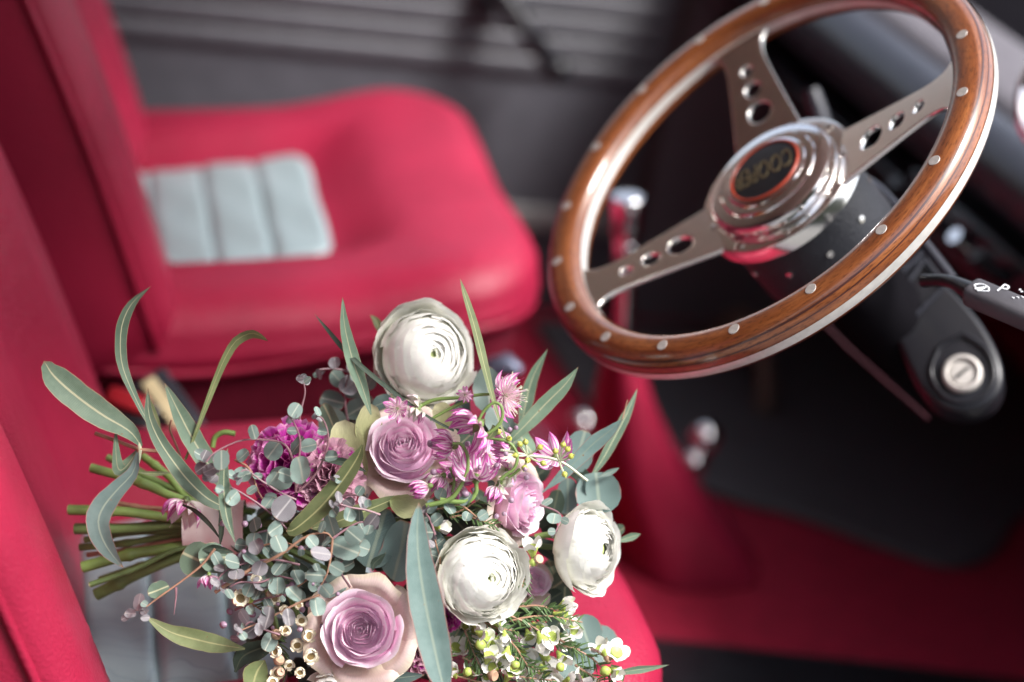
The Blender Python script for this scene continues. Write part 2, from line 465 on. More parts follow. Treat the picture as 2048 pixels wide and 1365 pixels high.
# ------------------------------------------------------------------ dashboard
dash = tag(empty('dashboard', (.80, .3, .40)), 'black padded dashboard with round chrome gauge and toggle switches', 'dashboard')
def rail(name, x, z, r, y0, y1, mat, ry=1.0):
    mb = MB(); mb.grid(lambda a, b: V((x + r * cos(2 * pi * b), lerp(y0, y1, a), z + r * ry * sin(2 * pi * b))), 24, 20, cv=True)
    mb.build(name, mat, dash)
MB().box(T((1.01, .28, .505)) @ Matrix.Rotation(radians(-2), 4, 'Y'), .50, 1.36, .03, bev=.012).build('top_shelf', M_topshelf, dash)
rail('padded_rail', .755, .500, .036, -.42, .93, M_pad)
rail('lower_rail', .775, .452, .012, -.42, .93, M_pad)
MB().box(T((.91, .30, .405)), .30, 1.25, .016, bev=.006).build('parcel_shelf', M_black, dash)
MB().box(T((.85, .30, .49)), .14, 1.25, .10, bev=.02).build('shelf_back', M_shell, dash)
pl = MB().box(T((.742, .26, .425)), .03, .24, .055, bev=.008).build('switch_panel', M_black, dash)
mb = MB()
for k in range(5):
    yy = .18 + k * .04
    mb = MB(); mb.tube([(.73, yy, .43), (.712, yy, .436), (.69, yy, .45)], [.008, .006, .0075], 10)
    mb.build('toggle_switch', M_chrome if k % 2 else M_black, pl)
g0 = on_x(2150, 190, .70)
GM = Matrix.LocRotScale(g0, V((-1, -.25, .25)).to_track_quat('Z', 'Y'), None)
mb = MB(); mb.lathe([(.052, -.05), (.058, .0), (.058, .004), (.055, .008), (.050, .008), (.048, .002)], GM, 48); ga = mb.build('gauge_bezel', M_chrome, dash)
mb = MB(); mb.lathe([(.0, .001), (.048, .001)], GM, 40); mb.build('gauge_face', M_black, ga)

# ------------------------------------------------------------------ floor mats, gear lever, things in the footwell
def mat_obj(name, pts, z, label, mat=None):
    pts = [V((x, y, z)) for x, y in pts]
    mb = MB(); mb.prism(pts, V((0, 0, 1)), .009, bev=.006)
    return tag(mb.build(name, mat or M_rubber), label, 'floor mat')
far = [(p.x, p.y) for p in spline([(.60, .57), (.70, .485), (.762, .452), (.83, .395), (.90, .352), (.97, .375), (1.05, .454), (1.2, .56), (1.24, .90), (.75, .90), (.60, .90)], 44)]
mat_obj('rubber_floor_mat', far, .012, 'black rubber mat in the dark passenger footwell beyond the red carpet')
near = [(p.x, p.y) for p in spline([(.36, .235), (.486, .229), (.63, .20), (.79, .165), (.95, .12), (1.1, .05), (1.1, -.38), (.40, -.38), (.33, .0)], 40)]
mat_obj('rubber_floor_mat', near, .012, "black rubber mat in the driver's footwell before the red carpet", M_black)

gear = tag(empty('gear_lever', (.50, .42, .0)), 'chrome gear lever standing in a red leather gaiter', 'gear lever')
def gsec(px, py, half, yc, hy):
    p = on_y(px, py, yc); h = half / F * (p - CAMPOS).dot(FWD); return (p.z, p.x - h, p.x + h, yc - hy, yc + hy)
secs = [gsec(1248, 690, 26, .42, .022), gsec(1247, 740, 40, .42, .034), gsec(1252, 800, 56, .42, .046), gsec(1264, 860, 75, .42, .058), gsec(1282, 915, 92, .42, .068), gsec(1302, 965, 104, .42, .078), gsec(1322, 1005, 118, .42, .088), gsec(1338, 1040, 134, .42, .095), gsec(1345, 1080, 146, .42, .10)]
secs = secs[::-1]
z0 = secs[0]
secs = [(.006, z0[1], z0[2], z0[3] - .004, z0[4])] + secs
def gfn(a, b):
    k = b * (len(secs) - 1); i = min(int(k), len(secs) - 2); t = k - i
    z, x0, x1, y0, y1 = [lerp(p, q, t) for p, q in zip(secs[i], secs[i + 1])]
    q = 2 * pi * a; e = lerp(.6, .9, b)
    cx, cy = cos(q), sin(q)
    fold = 1 + .015 * sin(6 * q + b * 4) * (1 - b)
    return V(((x0 + x1) / 2 + (x1 - x0) / 2 * math.copysign(abs(cx) ** e, cx) * fold, (y0 + y1) / 2 + (y1 - y0) / 2 * math.copysign(abs(cy) ** e, cy) * fold, z))
mb = MB(); mb.grid(gfn, 48, 33, cu=True); mb.build('gaiter', M_red, gear)
gt, gb = on_y(1255, 392, .42), on_y(1248, 690, .42)
GQ = Matrix.LocRotScale(gb, (gt - gb).to_track_quat('Z', 'Y'), None); L = (gt - gb).length
mb = MB(); mb.lathe([(.009, -.02), (.009, L - .10), (.0115, L - .095), (.0125, L - .052), (.010, L - .048), (.0125, L - .044), (.0150, L - .036), (.0158, L - .004), (.0150, L - .0005), (.0142, L), (.0140, L + .0001), (0, L + .0001)], GQ, 32)
mb.build('lever', M_chrome, gear)

def chrome_ball(p, r, label):
    mb = MB(); mb.lathe([(r * .55, -r * 2.2), (r * .55, -r * .8)] + [(r * sin(q), -r * cos(q)) for q in [pi * (.25 + .75 * k / 12) for k in range(13)]], T(p), 24)
    return tag(mb.build('chrome_knob', M_chrome), label, 'knob', 'chrome knobs low in the footwell')
chrome_ball(on_y(1412, 876, .46), .018, 'larger shiny chrome knob right of the red gear gaiter')
chrome_ball(on_y(1388, 925, .45), .014, 'smaller shiny chrome knob just below the larger one')
chrome_ball(on_y(1165, 850, .62), .018, 'shiny chrome knob low between gear gaiter and passenger seat')
rc = on_x(1462, 800, .82)
mb = MB(); mb.tube([rc + V((.0, .085 * cos(q), .105 * sin(q))) for q in [2 * pi * k / 40 for k in range(40)]], .011, 10, closed=True)
tag(mb.build('hose', plain('brown_hose', (.10, .066, .05), .5)), 'brown looped hose in the dark behind the chrome knobs', 'hose')

# ------------------------------------------------------------------ seats
def outline(q, x0, x1, hw, rf, rb):
    """rounded rectangle hit by the ray at angle q from its middle, as (x, y)"""
    cx = (x0 + x1) / 2; hx = (x1 - x0) / 2
    c, s_ = cos(q), sin(q)
    r = rf if c > 0 else rb
    lo, hi = 0., 1.
    for _ in range(24):
        m = (lo + hi) / 2
        px, py = abs(c * m), abs(s_ * m)
        dx, dy = px - (hx - r), py - (hw - r)
        d = sqrt(max(dx, 0) ** 2 + max(dy, 0) ** 2) + min(max(dx, dy), 0) - r
        if d < 0: lo = m
        else: hi = m
    return cx + c * lo, s_ * lo
X0, X1, HW = -.13, .297, .235
def crest(x): return .240 + (x + .06) / .35 * .052 + .017 * sm(.08, .23, x)
def cushion_z(x, y):
    dep = lerp(.036, .022, clamp((x + .06) / .18))
    m = (1 - sm(.108, .150, abs(y))) * (1 - sm(.112, .175, x))
    return crest(x) - dep * m - .006 * (1 - sm(.0, .10, abs(y))) * sm(.1, .2, x)
def bottom_z(x): return lerp(.178, .247, sm(-.06, .27, x))
TS = [0, .12, .24, .34, .44, .52, .58, .64, .70, .75, .80, .84, .88, .91, .935, .955, .972, .986, .995, 1.0]
def make_seat(slump=0.0, bx=-.028):
    t = empty('car_seat', (.08, 0, 0))
    mb = MB(); NA = 112
    def ring(k):
        out = []
        for a in range(NA):
            q = 2 * pi * a / NA; ox, oy = outline(q, X0, X1, HW, .095, .03); cx = (X0 + X1) / 2
            if k < len(TS):
                tt = TS[k]; x, y = cx + (ox - cx) * tt, oy * tt
                d = (1 - tt) * math.hypot(ox - cx, oy); r = .055
                zz = cushion_z(x, y) - .040 * (1 - sqrt(max(0, 1 - (1 - min(d / r, 1)) ** 2)))
            else:
                j = (k - len(TS) + 1) / 4; x, y = ox, oy
                ze = cushion_z(ox, oy) - .040; zz = lerp(ze, bottom_z(ox), j)
                n = V((ox - cx, oy * .8, 0)).normalized() * (.004 * sin(pi * j)); x += n.x; y += n.y
            out.append(V((x, y, zz)))
        return out
    R = [ring(k) for k in range(len(TS) + 4)]
    vs = [v for r in R for v in r]; fs = []
    for k in range(len(R) - 1):
        for a in range(NA):
            b = (a + 1) % NA; fs.append((k * NA + a, k * NA + b, (k + 1) * NA + b, (k + 1) * NA + a))
    mb.add(vs, fs); cu = mb.build('cushion', M_red, t, fix=True)
    mb = MB(); mb.tube([v * 1 + V((0, 0, -.001)) for v in R[-1]], .0042, 8, closed=True); mb.build('piping', M_redpipe, cu)
    # fluted insert, each flute its own panel
    bnd = [-.13, -.098, -.046, .007, .060, .116]
    for x0, x1 in zip(bnd[:-1], bnd[1:]):
        mb = MB()
        def fn(a, b, x0=x0, x1=x1, last=(x1 == bnd[-1])):
            y = (b - .5) * .232; x = lerp(x0, x1, a)
            if last:
                e = max(0, abs(y) - .088) / .028; x = lerp(x0, x1 - .034 * (1 - sqrt(max(0, 1 - min(1, e) ** 2))), a)
            x += .02 * y
            u = abs(2 * a - 1); u2 = abs(2 * b - 1)
            zz = cushion_z(min(x, .105), y * .85) + .0050 * (1 - u ** 8) * (1 - u2 ** 14) + .003 + .0012 * sin(y * 55 + x * 90)
            return V((x, y, zz - .0015 * (u > .99) - .006 * (u2 > .99)))
        mb.grid(fn, 17, 30); mb.build('insert_panel', M_insert, cu, fix=False)
    # base skirt
    mb = MB()
    def sk(a, b):
        q = 2 * pi * a; ox, oy = outline(q, X0 + .010, X1 - .007, HW - .006, .09, .03)
        zt = bottom_z(ox) + .004; cx = (X0 + X1) / 2
        k = lerp(1, .94, b); return V((cx + (ox - cx) * k, oy * (1 - .03 * b), lerp(zt, .012, b)))
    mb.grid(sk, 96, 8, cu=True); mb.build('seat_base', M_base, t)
    # backrest: front face bolsters, rolled edges, flat sides
    B0 = V((bx, 0, .200)); an = radians(26.5)
    U = V((-sin(an), 0, cos(an))); N = V((cos(an), 0, sin(an)))
    H = .56
    mb = MB()
    def bo(q):
        x, y = outline(q, 0, H, .236, .10, .02); return x, y
    def offs(h, y):
        m = (1 - sm(.085, .15, abs(y))) * (1 - sm(.40, .50, h)); return -.036 * m + .012 * sin(clamp(h / H) * pi) - slump * sm(.02, .16, -y)
    rings = []
    for k in range(len(TS) + 4):
        out = []
        for a in range(NA):
            q = 2 * pi * a / NA; oh, oy = bo(q); ch = H / 2
            if k < len(TS):
                tt = TS[k]; h, y = ch + (oh - ch) * tt, oy * tt
                d = (1 - tt) * math.hypot(oh - ch, oy); r = .050
                o = offs(h, y) - .027 * (1 - sqrt(max(0, 1 - (1 - min(d / r, 1)) ** 2)))
            else:
                j = (k - len(TS) + 1) / 4; h, y = oh, oy
                o = lerp(offs(oh, oy) - .027, -.135, j)
                s_ = .004 * sin(pi * j); y += math.copysign(s_, oy)
            out.append(B0 + U * h + V((0, y, 0)) + N * o)
        rings.append(out)
    vs = [v for r in rings for v in r]; fs = []
    for k in range(len(rings) - 1):
        for a in range(NA):
            b = (a + 1) % NA; fs.append((k * NA + a, k * NA + b, (k + 1) * NA + b, (k + 1) * NA + a))
    n = len(rings) - 1; fs.append([n * NA + a for a in range(NA)])
    mb.add(vs, fs); bk = mb.build('backrest', M_red, t)
    seam = rings[len(TS) - 1]
    mb = MB(); mb.tube([v + V((0, math.copysign(.001, v.y), 0)) for v in seam], .0036, 8, closed=True); mb.build('piping', M_redpipe, bk)
    # hinge bolt on the inner side
    mb = MB(); mb.lathe([(.013, 0), (.013, .004), (.010, .009), (0, .011)], Matrix.LocRotScale(V((-.075, -.226, .190)), V((0, -1, 0)).to_track_quat('Z', 'Y'), None), 20)
    mb.build('hinge_bolt', M_chrome, t)
    return t
seat = make_seat(.018, -.050)
tag(seat, "red leather driver's seat the bouquet lies on", 'car seat', 'front seats of the car')
seat.rotation_euler = (0, 0, radians(-5)); seat.location.x += .008
seat2 = tag(make_seat(), '', 'car seat', 'front seats of the car'); seat2.rotation_euler = (0, 0, radians(-5))
seat2.location = seat.location + V((.085, .578, .047)); seat2.scale = (1.0, 1.07, 1.0)
seat2['label'] = 'empty red leather passenger seat with pale grey-blue fluted insert, beyond the bouquet'

# seat-belt buckle between the seats
bk = tag(empty('seat_belt_buckle', on_y(290, 800, .27)), 'black seat-belt buckle with red button standing between the seats', 'buckle')
def buckle_at(px, py, d=1.74): return at(px, py, d)
p0, p1 = buckle_at(228, 800), buckle_at(300, 845)
bm_ = basis(face(.1, .45, .9), roll=radians(-8)).to_4x4(); bm_.translation = buckle_at(262, 832)
MB().box(bm_, .046, .030, .022, bev=.006).build('buckle_body', M_black, bk)
bm2 = bm_.copy(); bm2.translation = buckle_at(256, 806, 1.735)
MB().box(bm2, .036, .016, .018, bev=.004).build('release_button', M_redplast, bk)
bm3 = basis(face(.1, .5, .85), roll=radians(-42)).to_4x4(); bm3.translation = buckle_at(322, 825, 1.76)
st = MB().box(bm3, .070, .050, .008, bev=.003).build('buckle_stalk', M_pad, bk)
bm4 = bm3.copy(); bm4.translation = buckle_at(328, 806, 1.752)
MB().box(bm4, .052, .013, .003, bev=.001).build('paper_label', M_labelm, st)
# metal seat runner lever seen behind the bouquet
mb = MB(); mb.tube([at(960, 760, 1.83), at(985, 738, 1.83), at(1015, 730, 1.83), at(1040, 745, 1.83)], [.006, .010, .011, .006], 10)
tag(mb.build('seat_lever', plain('blue_grey_metal', (.10, .11, .16), .4, .5)), 'blue-grey metal seat lever behind the white flower', 'lever')

# ------------------------------------------------------------------ steering wheel
Wc = V((.35, 0, .60)); TH = radians(40)
WN = V((-cos(TH), 0, sin(TH))); WU = V((sin(TH), 0, cos(TH))); WY = V((0, 1, 0))
def wp(r, deg, c): a = radians(deg); return Wc + WY * (r * cos(a)) + WU * (r * sin(a)) + WN * c
WM = Matrix((WU, WY, WN)).transposed().to_4x4(); WM.translation = Wc
wheel = tag(empty('steering_wheel', Wc), 'polished wood-rimmed steering wheel with three drilled metal spokes', 'steering wheel')
RC, RA, RB, CC = .1715, .0140, .0150, -.0130
NS = 40
def rim_pt(a, b, grow=0.):
    q = 2 * pi * b; e = .80
    cr, sr = cos(q), sin(q)
    rr = RC + (RA + grow) * math.copysign(abs(cr) ** e, cr); cc = CC + (RB + grow) * math.copysign(abs(sr) ** e, sr)
    return wp(rr, 360 * a, cc)
# section angle q: 0 outer side, 90 top (towards driver), 180 inner, 270 below
def band(name, b0, b1, mat, grow=0., parent=wheel, n=None):
    mb = MB(); n = n or max(4, int((b1 - b0) * NS) + 2)
    mb.grid(lambda a, b: rim_pt(a, lerp(b0, b1, b), grow), 160, n, cu=True, uvf=lambda a, b: (a * 1.08, lerp(b0, b1, b) * .09))
    return mb.build(name, mat, parent, origin=Wc.copy(), fix=False)
rim = band('rim', 0, 1, M_wood, n=NS)
band('metal_strip', -.066, .000, M_strip, .0006, rim)
band('wood_line', .046, .056, M_wooddark, .0002, rim)
band('metal_strip', .472, .528, M_strip, .0006, rim)
band('wood_line', .100, .118, M_wooddark, .0003, rim)
band('wood_line', -.118, -.100, M_wooddark, .0003, rim)
mb = MB(); mb.lathe([(.0042, -.002), (.0042, .0002), (.0040, .0004), (.0039, .0004), (0, .0004)], Matrix(), 20)
rv = mb.mesh('rivet', [M_rivet], V())
for k in range(18):
    inst('rivet', rv, wp(RC + .0005, 11.6 + 20 * k, CC + RB - .0002), basis(WN), 1, rim)
def plate(name, polys, thick, bev, M, mat, parent):
    """flat plate with holes: polys[0] outline, the rest holes, filled by a 2-D curve"""
    cu = bpy.data.curves.new(name, 'CURVE'); cu.dimensions = '2D'; cu.fill_mode = 'BOTH'
    cu.extrude = thick; cu.bevel_depth = bev; cu.bevel_resolution = 2
    for p in polys:
        s_ = cu.splines.new('POLY'); s_.points.add(len(p) - 1); s_.use_cyclic_u = True
        for q, (x, y) in zip(s_.points, p): q.co = (x, y, 0, 1)
    o = bpy.data.objects.new(name, cu); COL.objects.link(o)
    dg = bpy.context.evaluated_depsgraph_get(); me = bpy.data.meshes.new_from_object(o.evaluated_get(dg))
    bpy.data.objects.remove(o); me.name = name
    me.materials.clear(); me.materials.append(mat)
    me.polygons.foreach_set('use_smooth', [True] * len(me.polygons)); me.set_sharp_from_angle(angle=radians(40))
    ob = bpy.data.objects.new(name, me); COL.objects.link(ob); ob.parent = parent
    M = M.copy(); M.translation = M.translation - WL[parent]; ob.matrix_basis = M
    WL[ob] = M.translation + WL[parent]
    return ob
def circ(x, y, r, n=36): return [(x + r * cos(2 * pi * k / n), y + r * sin(2 * pi * k / n)) for k in range(n)]
for deg in (20.6, 122.0, -80.8):
    p0, p1 = wp(.042, deg, -.0385), wp(.166, deg, -.0105)
    ex = (p1 - p0).normalized(); ey = WN.cross(ex).normalized(); ez = ex.cross(ey)
    M = Matrix((ex, ey, ez)).transposed().to_4x4(); M.translation = p0
    Lr = (p1 - p0).length
    half = [(0, .0290), (.02, .0262), (.05, .0215), (.08, .0172), (.094, .0158), (.104, .0166), (.111, .0195), (.117, .026), (.121, .036), (Lr + .004, .040)]
    hs_ = spline([(x, y, 0) for x, y in half], 34)
    poly = [(p.x, p.y) for p in hs_] + [(p.x, -p.y) for p in hs_[::-1]]
    plate('spoke', [poly, circ(.042, 0, .0108), circ(.066, 0, .0080), circ(.086, 0, .0060)], .0012, .0010, M, M_alu, wheel)
# hub: flange ring, horn cap, emblem
def hub(name, prof, mat, parent, seg=72):
    mb = MB(); mb.lathe(prof, WM, seg); o = mb.build(name, mat, parent, origin=Wc.copy())
    o.data.set_sharp_from_angle(angle=radians(24)); return o
fl = hub('hub_flange', [(.040, -.047), (.0625, -.047), (.0638, -.0458), (.0638, -.0352), (.0634, -.0342), (.0626, -.0336), (.0616, -.0334), (.0520, -.0334), (.0512, -.0350), (.040, -.0352)], M_alu, wheel)
mb = MB(); mb.lathe([(.0040, -.001), (.0040, .0002), (.0034, .0006), (.0024, .0006)], Matrix(), 20, 0); mb.lathe([(.0024, .0006), (.0022, -.0006), (0, -.0006)], Matrix(), 12, 1)
sc_ = mb.mesh('screw', [M_alu, M_screw], V())
for k in range(9):
    inst('screw', sc_, wp(.0572, 0 + 40 * k, -.0334), basis(WN), 1, fl)
cap = hub('horn_cap', [(.0495, -.0352), (.0495, -.0325), (.0508, -.0318), (.0510, -.0310), (.0510, -.0262), (.0505, -.0248), (.0492, -.0238), (.0475, -.0233), (.0400, -.0228), (.0394, -.0212), (.0384, -.0206), (.0330, -.0203), (.0326, -.0190), (.0316, -.0185), (.0290, -.0183)], M_chrome, wheel, 96)
for k in range(9):
    a = 20 + 40 * k
    inst('screw', sc_, wp(.0509, a, -.0286), basis(WY * cos(radians(a)) + WU * sin(radians(a))), .62, cap)
em = hub('emblem', [(.0292, -.0186), (.0290, -.0178), (.0268, -.0175), (0, -.0175)], M_black, wheel)
mb = MB(); mb.tube([wp(.0280, 360 * k / 72, -.0177) for k in range(72)], .0012, 8, closed=True); mb.build('emblem_ring', M_orange, em)
def text_mesh(txt, size, ext, M, mat, parent, name='lettering', sx=1.0):
    cu = bpy.data.curves.new(name, 'FONT'); cu.body = txt; cu.size = size; cu.extrude = ext
    cu.align_x = 'CENTER'; cu.align_y = 'CENTER'
    o = bpy.data.objects.new(name, cu); COL.objects.link(o)
    dg = bpy.context.evaluated_depsgraph_get(); me = bpy.data.meshes.new_from_object(o.evaluated_get(dg))
    bpy.data.objects.remove(o); me.name = name; me.materials.clear(); me.materials.append(mat)
    for v in me.vertices: v.co.x *= sx
    ob = bpy.data.objects.new(name, me); COL.objects.link(ob); ob.parent = parent
    M = M.copy(); M.translation = M.translation - WL[parent]; ob.matrix_basis = M; return ob
ad = radians(24.0); up = -(WY * cos(ad) + WU * sin(ad)); rt = up.cross(WN)
TM = Matrix((rt, up, WN)).transposed().to_4x4(); TM.translation = wp(.002, 0, -.0172)
text_mesh('COOPER', .027, .0003, TM, M_gold, em, sx=.46)
boss = hub('hub_boss', [(.050, -.046), (.0535, -.050), (.0560, -.060), (.0560, -.108), (.053, -.116), (.03, -.118)], M_crinkle, wheel)
mb = MB(); mb.lathe([(.0026, -.001), (.0026, .0015), (0, .0018)], Matrix(), 12); bs_ = mb.mesh('boss_screw', [M_alu], V())
for a in (150, 185, 220, 255, 290, 110):
    inst('boss_screw', bs_, wp(.056, a, -.072), basis(WY * cos(radians(a)) + WU * sin(radians(a))), 1, boss)

# ------------------------------------------------------------------ steering column, ignition lock and stalks
colm = tag(empty('steering_column', wp(0, 0, -.2)), 'black steering column shroud with round ignition lock and marked stalk', 'steering column')
mb = MB(); mb.lathe([(.030, -.117), (.032, -.13), (.032, -.23), (.028, -.24)], WM, 32); mb.build('column_tube', M_topshelf, colm)
kn = face(-.25, .35, .9)
kp = on_y(1925, 750, -.075); kd = (kp - CAMPOS).dot(FWD)
def kpl(px, py, off=0.0):
    r = ray(px, py); s_ = ((kp + kn * off - CAMPOS).dot(kn)) / r.dot(kn); return CAMPOS + r * s_
ol = spline([(1842, 515, 0), (1885, 560, 0), (1955, 635, 0), (1998, 710, 0), (2006, 765, 0), (1982, 806, 0), (1932, 824, 0), (1880, 812, 0), (1838, 770, 0), (1800, 695, 0), (1765, 615, 0), (1752, 575, 0), (1785, 530, 0)], 48)
mb = MB(); mb.prism([kpl(p.x, p.y) for p in ol], kn, .028, bev=.005); hz = mb.build('lock_housing', M_black, colm)
il = spline([(1925, 668, 0), (1972, 700, 0), (1988, 752, 0), (1966, 792, 0), (1925, 805, 0), (1884, 788, 0), (1862, 745, 0), (1878, 695, 0)], 40)
mb = MB(); mb.tube([kpl(p.x, p.y, .001) for p in il], .0022, 8, closed=True); mb.build('housing_lip', M_black, hz)
KM = Matrix.LocRotScale(kp, kn.to_track_quat('Z', 'Y'), None)
mb = MB(); mb.lathe([(.0150, -.002), (.0150, .004), (.0140, .006), (.0120, .0064), (.0108, .0052), (.0102, .0022), (.0096, .0020), (.0088, .0038), (0, .0042)], KM, 40); lk = mb.build('ignition_lock', M_rivet, hz)
kb = basis(kn, -DWN, radians(-48)).to_4x4(); kb.translation = kp + kn * .0052
MB().box(kb, .0022, .012, .0010, bev=.0003).build('key_slot', M_black, lk)
for a_, b_, r_ in (((1742, 606), (1858, 492), .0022), ((1788, 602), (1850, 518), .0017), ((1850, 518), (1890, 570), .0017), ((1822, 640), (1884, 578), .0014), ((1858, 492), (1900, 545), .0022)):
    mb = MB(); mb.tube([kpl(*a_, .003), kpl(*b_, .003)], r_, 8); mb.build('housing_rib', M_pad, hz)
sa, sb, sc2 = at(1848, 562, 1.47), at(1945, 585, 1.42), at(2075, 640, 1.39)
mb = MB(); mb.tube(spline([sa, sa * .5 + sb * .5 + V((0, 0, .004)), sb], 7), [.005, .0045, .0045, .0045, .005, .006, .007], 10); sk_ = mb.build('wiper_stalk', M_black, colm)
ax = (sc2 - sb).normalized(); nz_ = face(-.05, .75, .65); ay = nz_.cross(ax).normalized(); nz_ = ax.cross(ay)
KM2 = Matrix((ax, ay, nz_)).transposed().to_4x4(); KM2.translation = (sb + sc2) / 2
MB().box(KM2, .058, .020, .016, bev=.005).build('stalk_knob', M_rubber, sk_)
def onk(px, py):
    o = KM2.translation + nz_ * .0084; r = ray(px, py); return CAMPOS + r * ((o - CAMPOS).dot(nz_) / r.dot(nz_))
TM = KM2.copy(); TM.translation = onk(2006, 578); text_mesh('P', .0135, .0002, TM, M_white, sk_, 'white_symbol', .9)
mb = MB()
o2 = onk(1962, 577)
fan = [o2 + ax * (.0055 * cos(q)) + ay * (.0045 * sin(q)) for q in [pi * k / 8 for k in range(9)]]
mb.tube(fan, .0006, 6); mb.tube([fan[0], o2 - ay * .0035, fan[8]], .0006, 6); mb.tube([o2 - ay * .0035, fan[3]], .0006, 6); mb.tube([o2 - ay * .003 - ax * .003, o2 + ay * .002 + ax * .001], .0006, 6)
for k in range(4):
    p = onk(2026, 596) + ax * (.0022 * k) + ay * (.0022 * k); mb.tube([p - ax * .0007, p + ax * .0008], .0006, 6)
    p = onk(2038, 580) + ax * .002 * k - ay * .0012 * (k % 2); mb.tube([p, p + ax * .001 + ay * .001], .0006, 6)
mb.build('white_symbol', M_white, sk_)
mb = MB(); mb.tube(spline([at(1716, 356, 1.62), at(1748, 372, 1.60), at(1785, 408, 1.58), at(1835, 470, 1.56), at(1905, 560, 1.54)], 16), .0042, 10); mb.build('indicator_stalk', M_pad, colm)
mb = MB(); mb.tube([at(1622, 180, 1.80), at(1634, 215, 1.80), at(1650, 262, 1.80)], [.007, .008, .007], 12); mb.build('column_lever', M_pad, colm)
# red reflection on the column's lower edge, painted as a thin strip
mb = MB(); mb.tube([at(1640, 640, 1.80), at(1700, 700, 1.78), at(1790, 780, 1.74), at(1856, 838, 1.71)], .0014, 8)
tag(mb.build('highlight_strip', plain('red_highlight', (.04, .004, .010), .6)), 'painted thin red trim strip slanting below the steering column', 'highlight')
#BOUQUET
# ------------------------------------------------------------------ the bouquet
bq = tag(empty('bouquet', V((.12, -.03, .27))), 'hand-tied bouquet of roses, white ranunculus and eucalyptus lying on the red seat', 'bouquet')
PX = 1.36 / F                                   # metres per photo pixel at the bouquet

def leaf(name, pts, hw, mat, d0=1.36, d1=None, tilt=0.2, fold=.22, peak=.5, tip=.06, sharp=1.0, twist=0.0, n=20, base=.10):
    """long leaf: centre line through photo pixels from base to tip at depth d0..d1, half width hw pixels"""
    d1 = d0 if d1 is None else d1
    c = spline([(x, y, 0) for x, y in pts], n)
    def w_at(t):
        a = t / peak if t < peak else (1 - t) / (1 - peak)
        k = sin(clamp(a) * pi / 2) ** sharp
        return hw * max(k, base if t < peak else tip * (1 - t) * 8 if t > .97 else tip)
    vs, uv = [], []
    rows = (-1, -.5, 0, .5, 1)
    for i in range(n):
        t = i / (n - 1); p, q = c[max(i - 1, 0)], c[min(i + 1, n - 1)]
        tx, ty = q.x - p.x, q.y - p.y; l = math.hypot(tx, ty) or 1
        perp = (RGT * (-ty / l) + DWN * (tx / l)); d = lerp(d0, d1, t)
        P = at(c[i].x, c[i].y, d); an = tilt + twist * t
        wv = perp * cos(an) + FWD * sin(an); nv = FWD * cos(an) - perp * sin(an)
        h = w_at(t) * d / F / max(.35, cos(an)) * (1 + .035 * sin(17 * t + pts[0][1]) + .02 * sin(41 * t + pts[0][0]))
        rip = .06 * h * sin(9 * t + pts[0][0])
        for s_ in rows:
            vs.append(P + wv * (h * s_) + nv * (-abs(s_) * fold * h + fold * h * .5 + rip * s_)); uv.append(((s_ + 1) / 2, t))
    fs = []
    for i in range(n - 1):
        for k in range(4): fs.append((i * 5 + k, i * 5 + k + 1, i * 5 + k + 6, i * 5 + k + 5))
    mb = MB(); mb.add(vs, fs, 0, uv)
    return mb.build(name, mat, bq, fix=False)
def twig(pts, r0, r1, mat, d0, d1=None, name='twig', parent=None, sides=6, n=None):
    d1 = d0 if d1 is None else d1
    n = n or max(6, len(pts) * 5)
    c = spline([(x, y, 0) for x, y in pts], n)
    nd = rnd.uniform(.15, .5) if name == 'stem' else -9
    mb = MB(); mb.tube([at(p.x, p.y, lerp(d0, d1, i / (n - 1))) for i, p in enumerate(c)], [lerp(r0, r1, i / (n - 1)) * PX * (1 + .28 * math.exp(-((i / (n - 1) - nd) / .03) ** 2)) for i in range(n)], sides)
    return mb.build(name, mat, parent or bq)

# ---- stems and ribbon
random.seed(3)
ends = [((137, 1020), (345, 1036), 11, 1.420), ((150, 1058), (350, 1050), 12, 1.432), ((182, 936), (365, 1000), 10, 1.430), ((215, 915), (370, 985), 8, 1.452), ((165, 1135), (350, 1095), 12, 1.420), ((180, 1170), (360, 1098), 6, 1.410), ((192, 1190), (370, 1110), 13, 1.434), ((160, 1095), (350, 1070), 8, 1.448), ((285, 912), (385, 1000), 8, 1.445), ((205, 1000), (350, 1020), 5, 1.438), ((240, 950), (370, 1005), 9, 1.440), ((175, 1110), (350, 1080), 6, 1.455), ((200, 1160), (380, 1110), 8, 1.458), ((260, 930), (390, 995), 6, 1.462), ((170, 1080), (350, 1062), 7, 1.440)]
for i, (a, b, r, d) in enumerate(ends):
    mid = ((a[0] + b[0]) / 2, (a[1] + b[1]) / 2 + (4 if i % 2 else -5))
    m_ = M_stem if i in (0, 2, 4, 8, 10) else (M_twig if i in (9, 11) else M_stemd)
    r *= 1.08
    o = twig([a, mid, b, (b[0] + 120, lerp(b[1], 1050, .5))], r * .95, r * .8, m_, d, 1.425, 'stem', sides=10, n=40)
    e0 = at(*a, d); dirv = (at(*a, d) - at(*mid, d)).normalized()
    mb = MB(); mb.lathe([(r * .9 * PX, -.001), (r * .78 * PX, .0006), (0, .0004)], Matrix.LocRotScale(e0, dirv.to_track_quat('Z', 'Y'), None), 10)
    mb.build('cut_end', M_stemcut, o)
mb = MB()
def rib(a, b):
    q = 2 * pi * a; x = lerp(368, 490, b); c = at(x, lerp(1050, 1058, b), 1.425)
    R_ = lerp(50, 62, b) * PX * (1 + .025 * sin(9 * b + 3 * q) + .03 * sin(22 * b + q))
    return c + DWN * (R_ * .98 * sin(q)) + FWD * (R_ * .62 * cos(q))
mb.grid(rib, 40, 14, cu=True); mb.build('ribbon_wrap', M_ribbon, bq)

